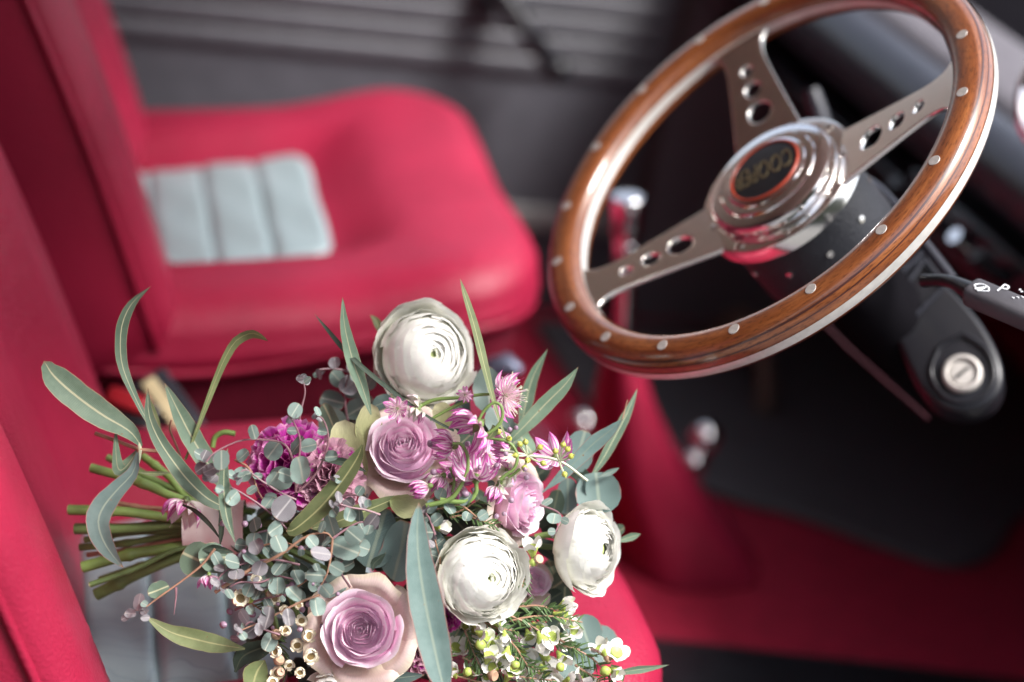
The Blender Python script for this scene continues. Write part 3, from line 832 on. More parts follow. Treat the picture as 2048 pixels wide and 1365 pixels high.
# ---- roses
def rose(px, py, R, d, axis, roll, label, n=30, heart=M_roseheart, open_=1.0, guards=6, gmat=M_guard, seed=1):
    r_ = random.Random(seed); c = at(px, py, d); R *= d / F
    Bm = basis(axis, up=-DWN, roll=roll)
    loc = lambda x, y, z: c + Bm @ V((x * R, y * R, z * R))
    mb = MB(); mb.grid(lambda a, b: loc(.30 * sin(pi * b) * cos(2 * pi * a) + 0, .30 * sin(pi * b) * sin(2 * pi * a), -.75 + .35 * (1 - cos(pi * b)) / 2), 14, 8, 1, cu=True)
    mb.grid(lambda a, b: loc(.62 * sin(pi * b) * cos(2 * pi * a), .62 * sin(pi * b) * sin(2 * pi * a), -.30 - .36 * cos(pi * b)), 20, 10, 0, cu=True)
    o = mb.build('rose', [M_roseheart, M_cup], bq); o['label'] = label
    for i in range(n + guards):
        g = i >= n; f = min(1, i / (n - 1)); ph = i * 2.39996 + r_.uniform(-.12, .12)
        if g: ph = (i - n) * 2 * pi / max(1, guards) + r_.uniform(-.25, .25)
        rr = (.045 + .66 * f ** .95) if not g else .88 + .10 * r_.random()
        hw = radians(lerp(105, 52, f ** .7)) if not g else radians(40 + 8 * r_.random())
        zt = (.34 - .02 * f - .24 * f ** 2.2) if not g else -.08 - .12 * r_.random()
        rb = rr * (.55 if not g else .38)
        zb = -.62
        curl = (.0 if f < .3 else .16 * (f - .3) * open_) if not g else .22
        wob = r_.uniform(0, 6); tipn = r_.uniform(.3, 1.0); skew = .11 * (1 - f) + .05
        def fn(a, b, ph=ph, rr=rr, hw=hw, zt=zt, rb=rb, zb=zb, curl=curl, wob=wob, g=g, f=f, tipn=tipn, skew=skew):
            s_ = 2 * a - 1; q = ph + s_ * hw * (.55 + .45 * min(1, b * 1.6))
            k = sin(b * pi / 2) ** .8
            r = rb + (rr - rb) * k
            if f < .6 and not g: r -= rr * .10 * sm(.6, 1, b) * (1 - f)
            z = lerp(zb, zt, b)
            ov = max(0, b - .72) / .28
            r += curl * ov ** 1.6 * (1 - .35 * abs(s_)); z -= curl * .75 * ov ** 2.2
            z -= (.22 if not g else .30) * abs(s_) ** 2.6 * b * (1 - .35 * (1 - f)); z += .045 * tipn * (1 - min(1, abs(s_) * 3)) * b ** 4 * (f > .35)
            r *= 1 + skew * s_
            w_ = (.018 + .02 * g) * b ** 3; r += w_ * sin(7 * s_ + wob); z += w_ * sin(5 * s_ + wob * 2)
            return loc(r * cos(q), r * sin(q), z)
        mb = MB(); mb.grid(fn, 13, 10)
        m_ = gmat if g else (heart if f < .5 else M_rose)
        p = mb.build('rose_petal', m_, o, fix=False)
    return o
rose(807, 893, 100, 1.385, face(.02, .42, .9), 0.3, 'lilac rose in the middle of the bouquet, below the topmost white flower', seed=4)
rose(723, 1262, 106, 1.35, face(.0, .22, 1), 1.4, 'largest lilac rose with cream outer petals at the bottom of the bouquet', seed=9)
rose(1050, 1010, 86, 1.392, face(.86, -.06, .55), .5, 'lilac rose seen from the side facing right', seed=12, n=24, guards=5)
rose(1072, 1165, 44, 1.405, face(.45, .25, .85), .5, 'small lilac rose bud between the two lower white ranunculus', seed=15, n=20, guards=4)

# ---- ranunculus
def ranunculus(px, py, R, d, axis, label, n=58, th0=10, th1=62, roll=0., flare=8, seed=1, greens=.22, sq=.82, big=1.0):
    r_ = random.Random(seed); c = at(px, py, d); R *= d / F
    Bm = basis(axis, up=-DWN, roll=roll)
    loc = lambda x, y, z: c + Bm @ V((x * R, y * R, z * R * sq))
    mb = MB(); mb.grid(lambda a, b: loc(.34 * sin(pi * b) * cos(2 * pi * a), .34 * sin(pi * b) * sin(2 * pi * a), .36 * cos(pi * b)), 16, 10, cu=True)
    o = mb.build('ranunculus', M_rang, bq); o['label'] = label
    for i in range(n + flare):
        g = i >= n; f = min(1, i / (n - 1)); ph = i * 2.39996 + r_.uniform(-.25, .25)
        rr = .42 + .50 * f + r_.uniform(-.015, .015)
        te = radians(th0 + (th1 - th0) * f ** 1.25 + r_.uniform(-9, 9) * f)
        if g: rr = .96 + .05 * r_.random(); te = radians(min(th1, 74) + r_.uniform(2, 30)); ph = (i - n) * 2 * pi / flare + r_.uniform(-.2, .2)
        hw = radians(lerp(75, 38, f)) * big * r_.uniform(.9, 1.1); tb = radians(156)
        wob = r_.uniform(0, 6); lift = r_.uniform(-.012, .045) + (r_.uniform(.03, .13) if g else 0)
        def fn(a, b, ph=ph, rr=rr, te=te, hw=hw, tb=tb, wob=wob, lift=lift, f=f):
            s_ = 2 * a - 1
            edge = te + .16 * hw * abs(s_) ** 2.5 * (1.2 - .4 * f)
            th = lerp(tb, edge, b)
            q = ph + s_ * hw * (.35 + .65 * sin(min(1, b * 1.15) * pi / 2)) / max(.55, sin(th))  * .8
            r = rr * (1 + .03 * s_) + lift * b ** 3 + .022 * b ** 4 * sin(7 * s_ + wob) - .01 * abs(s_)
            return loc(r * sin(th) * cos(q), r * sin(th) * sin(q), r * cos(th))
        mb = MB(); mb.grid(fn, 11, 9)
        mb.build('ranunculus_petal', M_rang if f < greens else M_ranw, o, fix=False)
    return o
ranunculus(853, 712, 103, 1.43, face(.42, .10, .9), 'largest white ranunculus with loose petals at the top of the bouquet', n=50, th0=6, th1=78, flare=12, seed=2, greens=.10, big=1.2)
ranunculus(963, 1152, 96, 1.355, face(.46, -.06, .88), 'round white ranunculus with greenish heart beside the long front leaf', n=88, th0=3, th1=88, flare=9, seed=5, greens=.22)
ranunculus(1182, 1098, 88, 1.395, face(.86, .02, .55), 'white ranunculus facing right at the right edge of the bouquet', n=80, th0=16, th1=92, flare=7, seed=8, greens=.0)
ranunculus(662, 1400, 62, 1.36, face(-.1, .2, 1), 'white flower cut off by the bottom edge under the large rose', n=22, th0=12, th1=64, flare=6, seed=21, greens=.1)
ranunculus(1085, 1400, 60, 1.40, face(.1, .3, 1), 'white flower cut off by the bottom edge among the wax flowers', n=20, th0=12, th1=64, flare=6, seed=22, greens=.1)

# ---- carnations
def carnation(px, py, R, d, axis, label, n=54, seed=1, mats=(M_carn, M_carn2), mix=.25):
    r_ = random.Random(seed); c = at(px, py, d); R *= d / F
    Bm = basis(axis, up=-DWN)
    mb = MB(); mb.lathe([(.10 * R, -.7 * R), (.22 * R, -.3 * R), (.25 * R, .1 * R), (0, .15 * R)], Matrix.Translation(c) @ Bm.to_4x4(), 14)
    o = mb.build('carnation', M_cup, bq); o['label'] = label
    for i in range(n):
        f = (i + .5) / n; th = radians(6 + 84 * f ** .6); ph = i * 2.39996
        L = R * (.62 + .42 * f) * r_.uniform(.9, 1.08); W = R * r_.uniform(.45, .72)
        D = Bm @ V((sin(th) * cos(ph), sin(th) * sin(ph), cos(th)))
        Tn = Bm @ V((-sin(ph), cos(ph), 0)); Tn = (Tn + D.cross(Tn) * r_.uniform(-.7, .7)).normalized(); Nn = D.cross(Tn)
        w1, w2 = r_.uniform(0, 6), r_.uniform(9, 15)
        def fn(a, b, D=D, Tn=Tn, Nn=Nn, L=L, W=W, w1=w1, w2=w2):
            s_ = 2 * a - 1; k = b ** 1.3
            ed = 1 - .14 * s_ * s_ + .028 * (1 if int(a * 12) % 2 else -1) * (b > .9)
            ruf = .085 * R * b ** 2.5 * (sin(w2 * s_ * .6 + w1) + .5 * sin(w2 * s_ * 1.3 + 2 * w1))
            return c + D * (L * b * ed) + Tn * (W * s_ * (.12 + .88 * k)) + Nn * (ruf + .10 * R * b * b)
        mb = MB(); mb.grid(fn, 13, 8)
        mb.build('carnation_petal', mats[1] if r_.random() < mix else mats[0], o, fix=False)
    return o
carnation(582, 938, 94, 1.395, face(-.15, .15, .95), 'bright magenta carnation behind small round eucalyptus leaves', n=46, seed=3, mix=.04)
carnation(660, 950, 72, 1.385, face(.1, .1, .95), 'dusky pink carnation between the magenta carnation and the middle rose', n=44, seed=6, mix=.92)
carnation(838, 1300, 52, 1.385, face(.25, .0, .95), 'dusky purple carnation squeezed between the large rose and the long front leaf', n=44, seed=5, mix=.85)
carnation(893, 1232, 36, 1.40, face(.2, .1, .95), 'magenta carnation showing behind the lower white ranunculus', n=26, seed=11, mix=.1)

# ---- astrantia heads: striped bracts round a cushion of pins
def bract_mesh(name, mat, wid, cup):
    mb = MB()
    def fn(a, b):
        s_ = 2 * a - 1; w_ = wid * (sin(min(1, b * 1.05 + .10) * pi) ** .75 if b < .97 else .03)
        return V((s_ * w_, cup * s_ * s_ * w_ * .9 + .14 * sin(b * pi), b))
    mb.grid(fn, 7, 9); return mb.mesh(name, [mat], V(), fix=False)
BR = [bract_mesh('bract', M_bract, .21, .5), bract_mesh('bract', M_bract, .17, .7), bract_mesh('bract', M_bractw, .20, .6)]
def astrantia(px, py, L, d, axis, label, n=11, spread=50, pins=0, white=0., seed=1, nm='astrantia', calyx=M_stem):
    r_ = random.Random(seed); c = at(px, py, d); L *= d / F
    Bm = basis(axis, up=-DWN)
    mb = MB(); mb.grid(lambda a, b: c + Bm @ V((.13 * L * sin(pi * b) * cos(2 * pi * a), .13 * L * sin(pi * b) * sin(2 * pi * a), .16 * L * cos(pi * b))), 12, 8, cu=True)
    o = mb.build(nm, calyx, bq, origin=c); o['label'] = label
    for i in range(n):
        ph = 2 * pi * i / n + r_.uniform(-.15, .15); th = radians(spread * r_.uniform(.78, 1.15))
        D = Bm @ V((sin(th) * cos(ph), sin(th) * sin(ph), cos(th)))
        out = Bm @ V((cos(th) * cos(ph), cos(th) * sin(ph), -sin(th)))
        X = out.cross(D).normalized(); rot = Matrix((X, D.cross(X).normalized(), D)).transposed()
        me = BR[2] if r_.random() < white else BR[i % 2]
        inst('bract', me, c + D * (.07 * L), rot, (L * r_.uniform(.85, 1.1), L, L * r_.uniform(.85, 1.05)), o)
    if pins:
        mb = MB()
        for i in range(pins):
            th = radians(72) * sqrt((i + .5) / pins); ph = i * 2.39996
            D = Bm @ V((sin(th) * cos(ph), sin(th) * sin(ph), cos(th)))
            l = L * r_.uniform(.45, .8); e = c + D * l + Bm @ V((r_.uniform(-1, 1), r_.uniform(-1, 1), 0)) * (L * .04)
            mb.tube([c + D * (.06 * L), e], [L * .013, L * .009], 4, 1, caps=False)
            g = L * .030; mb.tube([e - D * g * .3, e + D * g, e + D * g * 2.2], [g * .5, g * .75, g * .2], 6, 0)
        p = mb.build('pins', [M_pin, M_pinp], o); p['kind'] = 'stuff'
    return o
AL = 'striped pink and white masterwort head '
astrantia(957, 850, 78, 1.345, face(-.62, -.38, .25), 'largest striped magenta and white masterwort head seen from behind, under a curved stem', n=13, spread=52, seed=1)
astrantia(1008, 792, 62, 1.375, face(.80, .05, .5), 'open masterwort head bristling with pale pins, right of the top white flower', n=12, spread=72, pins=70, seed=2)
astrantia(930, 790, 20, 1.375, face(-.05, .1, 1), 'small green-centred masterwort disc in front of the top white flower', n=10, spread=80, pins=44, seed=3)
astrantia(795, 818, 34, 1.36, face(-.2, .1, .95), 'small pink masterwort head on the upper rim of the middle rose', n=9, spread=62, pins=40, seed=4)
astrantia(840, 812, 36, 1.37, face(-.75, .35, .5), 'white masterwort bud just above the middle rose', n=8, spread=28, white=.9, seed=5)
astrantia(838, 818, 36, 1.365, face(-.3, -.75, .5), 'white masterwort bud hanging over the top of the middle rose', n=8, spread=30, white=.9, seed=6)
astrantia(908, 892, 60, 1.36, face(-.85, .12, .3), 'pale striped masterwort head lying against the right side of the middle rose', n=9, spread=30, seed=7)
astrantia(952, 958, 74, 1.352, face(-.02, .85, .3), 'upright masterwort head with one browned bract, below the curved stems', n=11, spread=44, seed=8)
astrantia(1022, 893, 52, 1.37, face(-.85, .25, .35), 'pink-tipped masterwort head half hidden left of the green berries', n=9, spread=30, seed=9)
astrantia(1112, 915, 60, 1.385, face(-.28, .5, .6), 'striped masterwort head behind the right-hand green berries', n=10, spread=55, seed=10)
astrantia(887, 952, 46, 1.36, face(-.55, -.7, .2), 'small masterwort head hanging right of the middle rose', n=9, spread=32, white=.3, seed=11)
astrantia(997, 972, 42, 1.36, face(-.45, -.8, .2), 'closed deep magenta masterwort bud at the side-facing rose', n=10, spread=22, seed=12)
astrantia(860, 972, 46, 1.352, face(-.9, -.25, .2), 'closed striped masterwort bud below the middle rose', n=10, spread=16, seed=13)
astrantia(1000, 965, 40, 1.365, face(.8, -.3, .4), 'small white masterwort head next to the deep magenta bud', n=8, spread=50, white=.85, seed=14)
astrantia(1015, 940, 40, 1.37, face(-.5, -.3, .6), 'white-green masterwort head under the green berries', n=9, spread=55, white=.7, seed=15)
astrantia(418, 1150, 38, 1.345, face(.1, -.85, .3), 'small dark pink masterwort head on the left below the ribbon', n=10, spread=40, seed=16)
astrantia(372, 1002, 66, 1.395, face(-.22, -.8, .45), 'faded purple masterwort head hanging over the tied stems', n=13, spread=38, white=.45, seed=17, calyx=M_stemd)
astrantia(1035, 1268, 34, 1.395, face(.0, -.7, .5), 'striped masterwort bud among the white wax flowers', n=10, spread=18, white=.3, seed=18)
astrantia(925, 930, 56, 1.385, face(-.2, .4, .8), 'shaded masterwort head deep between the curved stems', n=10, spread=60, seed=19)
astrantia(975, 915, 50, 1.39, face(.4, .5, .7), 'shaded purple masterwort head behind the upright one', n=10, spread=55, seed=20)
astrantia(905, 965, 50, 1.39, face(.0, -.3, .9), 'shaded masterwort head low behind the curved stems', n=10, spread=65, seed=24)
for pts, r0, r1, d in (([(955, 846), (968, 822), (988, 806), (1003, 814), (1004, 838), (990, 858), (968, 872)], 4, 5, 1.342), ([(905, 888), (922, 889), (935, 912), (934, 945), (918, 978), (898, 1000), (852, 1012)], 4, 7, 1.345), ([(952, 962), (952, 985), (938, 1002), (912, 1004), (880, 1000)], 6, 7, 1.348), ([(955, 872), (985, 878), (1016, 884), (1034, 908), (1030, 935), (1012, 950), (1000, 960)], 4, 5, 1.352), ([(1000, 788), (960, 790), (915, 796), (870, 800), (835, 815)], 4, 6, 1.385), ([(1040, 938), (1025, 950), (1000, 960)], 4, 5, 1.36), ([(905, 985), (908, 960), (900, 935)], 4, 4, 1.352), ([(425, 895), (430, 875), (448, 865), (470, 868)], 8, 8, 1.42), ([(860, 840), (905, 815), (940, 800)], 4, 5, 1.38), ([(1120, 1075), (1095, 1070), (1070, 1075)], 9, 9, 1.40)):
    twig(pts, r0 * .75, r1 * .75, M_stem, d, name='flower_stem', n=22, sides=8)
for x, y in ((985, 850), (970, 838)):
    leaf('small_leaf', [(x, y), (x - 12 + (x - 970), y + 12), (x - 26 + (x - 970), y + 30)], 9, M_olive, 1.345, n=8)

# ---- green berries
mb = MB(); mb.lathe([(0, -1.0), (.45, -.9), (.9, -.35), (1.0, .1), (.85, .55), (.45, .85), (.28, 1.0), (.16, 1.5), (0, 1.75)], Matrix(), 12)
BER = mb.mesh('berry', [M_berry], V())
for x, y, hx, hy in ((1040, 889, 1055, 910), (1051, 885, 1055, 910), (1080, 895, 1055, 910), (1055, 921, 1055, 910), (1049, 936, 1055, 912), (1086, 927, 1055, 912), (1126, 890, 1118, 922), (1135, 899, 1118, 922), (1142, 913, 1118, 922), (1129, 949, 1118, 922), (1111, 903, 1118, 922), (997, 864, 1012, 880), (1031, 911, 1055, 910), (1018, 878, 1012, 885)):
    d = 1.352; v = at(x, y, d) - at(hx, hy, d + .006)
    inst('berry', BER, at(x, y, d), basis(v), 6.2 * PX, bq)
    twig([(hx, hy), ((x + hx) / 2, (y + hy) / 2 + 2), (x, y)], 2.2, 2.2, M_pin, d + .005, d, 'berry_stalk', n=6)
twig([(1000, 900), (1055, 911), (1118, 922), (1175, 962)], 3, 3, M_pin, 1.358, 1.37, 'berry_stalk')

# ---- eucalyptus: long leaves (base to tip)
E_ = M_euc
L_ = [
 ([(283, 893), (258, 862), (205, 830), (150, 790), (108, 752), (88, 722)], 29, E_, 1.385, 1.36, dict(peak=.62, tip=.4, sharp=.75, tilt=.25)),
 ([(345, 905), (300, 850), (268, 790), (246, 735), (241, 690), (246, 645), (266, 605), (303, 572)], 11, E_, 1.38, 1.36, dict(peak=.68, tilt=.55, base=.28)),
 ([(275, 905), (266, 945), (233, 981), (207, 1013), (196, 1042), (203, 1075), (222, 1108), (247, 1136)], 25, M_blue, 1.37, 1.345, dict(peak=.55, sharp=.8, tilt=.1)),
 ([(276, 898), (258, 925), (240, 940), (233, 915), (231, 850)], 13, E_, 1.39, 1.38, dict(peak=.4, tilt=.7)),
 ([(462, 1024), (444, 1013), (412, 995), (378, 963), (350, 928), (318, 880), (298, 830), (296, 775)], 18, E_, 1.365, 1.35, dict(peak=.45, sharp=.8)),
 ([(480, 1002), (440, 960), (408, 915), (380, 868), (353, 815), (329, 766)], 21, E_, 1.395, 1.38, dict(peak=.5, sharp=.85)),
 ([(370, 920), (380, 896), (400, 843), (427, 772), (448, 722), (471, 684), (500, 668), (519, 672), (537, 683)], 8.5, M_olive, 1.39, 1.37, dict(peak=.78, tilt=.75, base=.25)),
 ([(742, 830), (725, 775), (707, 725), (694, 675), (688, 640), (685, 594)], 14, E_, 1.375, 1.36, dict(peak=.35, sharp=.8)),
 ([(908, 862), (850, 830), (770, 772), (700, 712), (655, 660), (628, 627)], 5, M_dark, 1.36, 1.375, dict(peak=.6, base=.5)),
 ([(1012, 880), (990, 812), (970, 735), (950, 655), (930, 590), (920, 557)], 8, M_olive, 1.355, 1.37, dict(peak=.55, tilt=.6, base=.3)),
 ([(766, 690), (760, 660), (752, 642), (740, 630)], 8, M_olive, 1.45, 1.45, dict(n=10)),
 ([(1040, 880), (1050, 815), (1066, 755), (1096, 697)], 14, E_, 1.44, 1.43, dict(peak=.45)),
 ([(1000, 900), (1040, 862), (1095, 805), (1130, 770), (1157, 734)], 17, E_, 1.41, 1.40, dict(peak=.5)),
 ([(1085, 985), (1130, 945), (1185, 890), (1220, 862), (1245, 838)], 16, M_blue, 1.40, 1.39, dict(peak=.5)),
 ([(1175, 965), (1205, 920), (1235, 865), (1260, 815), (1275, 777)], 11, E_, 1.42, 1.43, dict(peak=.45)),
 ([(1195, 955), (1220, 945), (1239, 936)], 6, M_baby, 1.41, 1.41, dict(n=8)),
 ([(725, 890), (712, 920), (678, 970), (637, 1018), (590, 1058), (572, 1062)], 21, M_olive, 1.335, 1.345, dict(peak=.55, sharp=.75)),
 ([(800, 992), (760, 1010), (710, 1030), (660, 1048), (620, 1058)], 17, M_olive, 1.365, 1.36, dict(peak=.5, sharp=.75)),
 ([(893, 1400), (880, 1345), (866, 1280), (850, 1200), (838, 1120), (835, 1060), (838, 1005)], 34, M_blue, 1.315, 1.32, dict(peak=.38, sharp=.75, fold=.3)),
 ([(470, 1085), (454, 1036), (448, 984), (449, 930), (456, 896)], 12, E_, 1.335, 1.335, dict(peak=.4)),
 ([(490, 1298), (440, 1290), (395, 1280), (340, 1264), (292, 1234)], 20, M_olive, 1.365, 1.36, dict(peak=.45, sharp=.8)),
 ([(470, 1345), (485, 1315), (520, 1298), (555, 1290)], 22, M_dark, 1.37, 1.37, dict(peak=.5)),
 ([(1225, 1350), (1262, 1342), (1300, 1337), (1339, 1330)], 8, E_, 1.39, 1.39, dict(peak=.4)),
 ([(1222, 1330), (1238, 1345), (1246, 1365)], 11, M_olive, 1.375, 1.375, dict(n=8)),
 ([(500, 1400), (512, 1350), (530, 1320)], 26, M_olive, 1.36, 1.36, dict(n=10)),
 ([(592, 1120), (605, 1150), (625, 1185)], 17, M_dark, 1.36, 1.36, dict(n=10)),
 ([(640, 1290), (648, 1250), (640, 1215)], 16, M_pale, 1.375, 1.375, dict(n=10, fold=.6)),
 ([(700, 1400), (760, 1365), (850, 1350)], 22, M_blue, 1.375, 1.375, dict(n=10)),
 ([(1230, 1085), (1260, 1075), (1282, 1068)], 8, E_, 1.42, 1.42, dict(n=8)),
 ([(745, 1142), (748, 1128), (757, 1120), (772, 1106)], 9, M_dark, 1.345, 1.345, dict(n=8)),
 ([(900, 1060), (870, 1045), (840, 1050)], 9, M_dark, 1.37, 1.37, dict(n=8)),
 ([(640, 920), (690, 925), (735, 945)], 9, M_dark, 1.36, 1.36, dict(n=8)),
 ([(365, 1010), (390, 1022), (420, 1050), (445, 1085)], 5, M_dark, 1.37, 1.36, dict(n=10, base=.5)),
 ([(440, 1020), (443, 1055), (440, 1095)], 6, M_dark, 1.36, 1.36, dict(n=10, base=.5)),
 ([(405, 1100), (430, 1098), (470, 1106)], 9, M_dark, 1.35, 1.35, dict(n=8)),
 ([(345, 945), (310, 948), (275, 945)], 5, M_olive, 1.40, 1.39, dict(n=10, base=.4)),
 ([(325, 870), (312, 840), (302, 815), (296, 790)], 7, M_olive, 1.40, 1.40, dict(n=10)),
]
for pts, hw, m_, d0, d1, kw in L_:
    leaf('long_leaf', pts, hw, m_, d0, d1, **kw)
# frilly pale green guard petals beside the middle rose
for pts, hw, d in (([(730, 960), (700, 915), (690, 870), (690, 840)], 34, 1.388), ([(745, 905), (735, 870), (742, 830), (755, 815)], 26, 1.392), ([(780, 1000), (815, 1012), (855, 1008)], 24, 1.362), ([(880, 860), (885, 830), (870, 810)], 22, 1.395)):
    leaf('guard_petal', pts, hw, M_pale, d, d, sharp=.5, tip=.5, fold=.45, n=14)
# twigs carrying the long leaves
for pts, r0, r1, m_, d in (([(430, 1010), (365, 925), (330, 905), (308, 902), (280, 900)], 3.5, 4, M_twig, 1.385), ([(280, 900), (240, 885), (190, 867)], 4, 4.5, M_twig, 1.39), ([(280, 898), (275, 880), (255, 858)], 4, 3, M_pin, 1.385), ([(280, 900), (276, 925), (262, 950)], 4, 3, M_pin, 1.372), ([(335, 905), (322, 880), (300, 820)], 3, 2.5, M_twig, 1.385), ([(365, 925), (352, 890), (340, 860), (343, 840)], 2.5, 2, M_twig, 1.395), ([(1245, 838), (1255, 800)], 1.5, 1, M_twig, 1.42)):
    twig(pts, r0, r1, m_, d)

# ---- round leaves
def disc_mesh(kind):
    mb = MB(); nr, na = 5, 18
    vs, uv = [V((0, 0, 0))], [(.5, .5)]
    for i in range(1, nr + 1):
        r = i / nr
        for k in range(na):
            q = 2 * pi * k / na
            e = 1.0
            if kind == 'round': e = 1 - .16 * max(0, cos(q + pi / 2)) ** 8 * 1 + .03 * sin(3 * q)
            if kind == 'oval': e = .78 + .22 * abs(sin(q)) + .10 * max(0, sin(q)) ** 6
            if kind == 'point': e = .74 + .20 * abs(sin(q)) + .26 * max(0, sin(q)) ** 10
            x, y = r * e * cos(q), r * e * sin(q)
            z = .22 * (x * x * .9 + y * y * .2) + .05 * sin(4 * q) * r ** 3 + .10 * y * abs(y)
            vs.append(V((x, y, z))); uv.append((.5 + r * cos(q) / 2, .5 + r * sin(q) / 2))
    fs = [(0, 1 + k, 1 + (k + 1) % na) for k in range(na)]
    for i in range(nr - 1):
        for k in range(na):
            k2 = (k + 1) % na; a = 1 + i * na
            fs.append((a + k, a + na + k, a + na + k2, a + k2))
    mb.add(vs, fs, 0, uv); return mb
DM = {}
for kd in ('round', 'oval', 'point'):
    for m_ in (M_baby, M_blue, M_purp, M_dark, M_euc):
        DM[kd, m_.name] = disc_mesh(kd).mesh('round_leaf', [m_], V(), fix=False)
def rleaf(px, py, r, d, dirx, diry, nrm, mat=M_baby, kind='round', nm='round_leaf', asp=1.0):
    """leaf blade whose tip points along (dirx, diry up) in the photo, its face along nrm"""
    z = face(*nrm); y = (RGT * dirx - DWN * diry); y = (y - z * y.dot(z)).normalized(); x = y.cross(z)
    rot = Matrix((x, y, z)).transposed(); s_ = r * d / F
    return inst(nm, DM[kind, mat.name], at(px, py, d), rot, (s_ * asp, s_, s_ * (rnd.uniform(-.6, 2.4) if nm == 'round_leaf' else rnd.uniform(.3, 1.6))), bq)
B_ = M_blue
rleaf(752, 1082, 60, 1.372, .28, .95, (-.15, .1, 1), B_, 'point', 'broad_leaf', .92)
rleaf(800, 1108, 62, 1.366, .35, .9, (-.5, .0, .85), B_, 'point', 'broad_leaf', .9)
rleaf(862, 1120, 62, 1.368, -.1, .9, (.45, .05, .85), B_, 'point', 'broad_leaf', .75)
rleaf(1196, 985, 46, 1.415, .1, -1, (.0, .15, 1), B_, 'round', 'broad_leaf')
rleaf(1136, 992, 36, 1.42, .05, -1, (-.3, .1, .9), B_, 'oval', 'broad_leaf', .75)
rleaf(978, 785, 44, 1.43, -.1, 1, (-.1, .1, 1), M_baby, 'point', 'broad_leaf', .95)
rleaf(1158, 905, 42, 1.425, .3, 1, (.1, .1, 1), B_, 'oval', 'broad_leaf', .9)
rleaf(1000, 850, 40, 1.415, .3, -1, (.1, .1, 1), M_baby, 'oval', 'broad_leaf', .9)
rleaf(1168, 1262, 36, 1.41, .3, -1, (.1, .3, 1), B_, 'round', 'broad_leaf')
rleaf(1196, 1288, 42, 1.43, .3, -1, (.1, .35, .9), B_, 'round', 'broad_leaf')
rleaf(1150, 1328, 40, 1.415, .2, -.8, (.1, .4, .9), B_, 'round', 'broad_leaf')
rleaf(1030, 1245, 40, 1.42, .2, .8, (.1, .2, 1), M_dark, 'oval', 'broad_leaf')
rleaf(700, 1130, 42, 1.385, .2, .8, (.1, .1, 1), M_dark, 'oval', 'broad_leaf')
rleaf(395, 1120, 37, 1.355, -.8, .4, (-.1, .35, .95), M_euc, 'round', 'round_leaf')
rleaf(425, 1118, 33, 1.352, .8, .2, (.5, .4, .75), M_euc, 'round', 'round_leaf')
rleaf(318, 1180, 21, 1.35, -.7, -.3, (-.1, .3, .95), M_euc, 'oval', 'round_leaf')
def spray(pts, leaves, d0, d1, mat=M_baby, tw=M_twigp, r=17, seed=1, tipmat=M_purp, tips=2, rr=(.65, 1.45), r0=2.6):
    """twig with pairs of small round leaves getting smaller to a purple bud tip"""
    r_ = random.Random(seed); n = 40
    c = spline([(x, y, 0) for x, y in pts], n)
    twig(pts, r0, 1.4, tw, d0, d1, n=20)
    leaves = max(2, round(leaves * .72))
    for i in range(leaves):
        t = .08 + .86 * i / max(1, leaves - 1) + r_.uniform(-.03, .03); k = clamp(int(t * (n - 1)), 1, n - 2)
        p, a, b = c[int(k)], c[int(k) - 1], c[int(k) + 1]
        tx, ty = b.x - a.x, b.y - a.y; l = math.hypot(tx, ty) or 1; tx /= l; ty /= l
        s_ = 1 if i % 2 else -1; px_, py_ = -ty * s_, tx * s_
        px_, py_ = px_ + tx * .35, py_ + ty * .35
        R_ = r * lerp(1.1, .65, t) * r_.uniform(*rr)
        dd = lerp(d0, d1, t) + r_.uniform(-.012, .010)
        nrm = (r_.uniform(-.6, .6), r_.uniform(-.1, .7), r_.uniform(.45, 1))
        m_ = (mat if r_.random() < .5 else M_baby) if r_.random() < .95 else M_purp
        rleaf(p.x + px_ * R_ * .9, p.y + py_ * R_ * .9, R_, dd, px_, -py_, nrm, m_, 'round' if r_.random() < .6 else 'oval', asp=r_.uniform(.8, 1.05))
    for i in range(tips):
        e = c[-1]; rleaf(e.x + r_.uniform(-9, 9), e.y + r_.uniform(-9, 9), r * r_.uniform(.35, .6), d1 + r_.uniform(-.006, .006), r_.uniform(-1, 1), r_.uniform(-1, 1), (r_.uniform(-1, 1), r_.uniform(-.5, 1), .6), tipmat, 'oval')
spray([(592, 985), (588, 930), (570, 890), (530, 880), (480, 882), (430, 905), (412, 925)], 9, 1.36, 1.335, r=22, seed=1, tips=0)
for x, y, r in ((408, 912, 15), (402, 938, 15), (420, 940, 17), (434, 935, 14), (426, 958, 12), (436, 918, 13), (412, 955, 9)):
    rleaf(x, y, r, 1.342 + .001 * (x % 7), rnd.uniform(-1, 1), rnd.uniform(-1, 1), (rnd.uniform(-.5, .5), rnd.uniform(0, .7), .8), M_purp, 'round')
spray([(596, 985), (630, 950), (652, 905), (656, 868), (645, 838), (632, 832)], 6, 1.35, 1.335, r=20, seed=2)
spray([(594, 970), (598, 920), (600, 880), (590, 850), (578, 832)], 6, 1.35, 1.335, r=19, seed=3)
spray([(598, 840), (604, 812), (610, 785), (606, 760)], 3, 1.37, 1.365, r=16, seed=4, tips=5)
spray([(725, 760), (690, 742), (660, 738), (635, 740)], 4, 1.43, 1.42, r=20, seed=5, mat=M_purp)
spray([(700, 860), (692, 820), (690, 780), (700, 745)], 8, 1.44, 1.43, r=24, seed=6, tips=1)
spray([(735, 860), (735, 820), (728, 780), (715, 750)], 7, 1.445, 1.44, r=24, seed=7, tips=0)
spray([(592, 1000), (560, 985), (520, 960), (490, 940), (470, 960)], 6, 1.35, 1.335, r=18, seed=8)
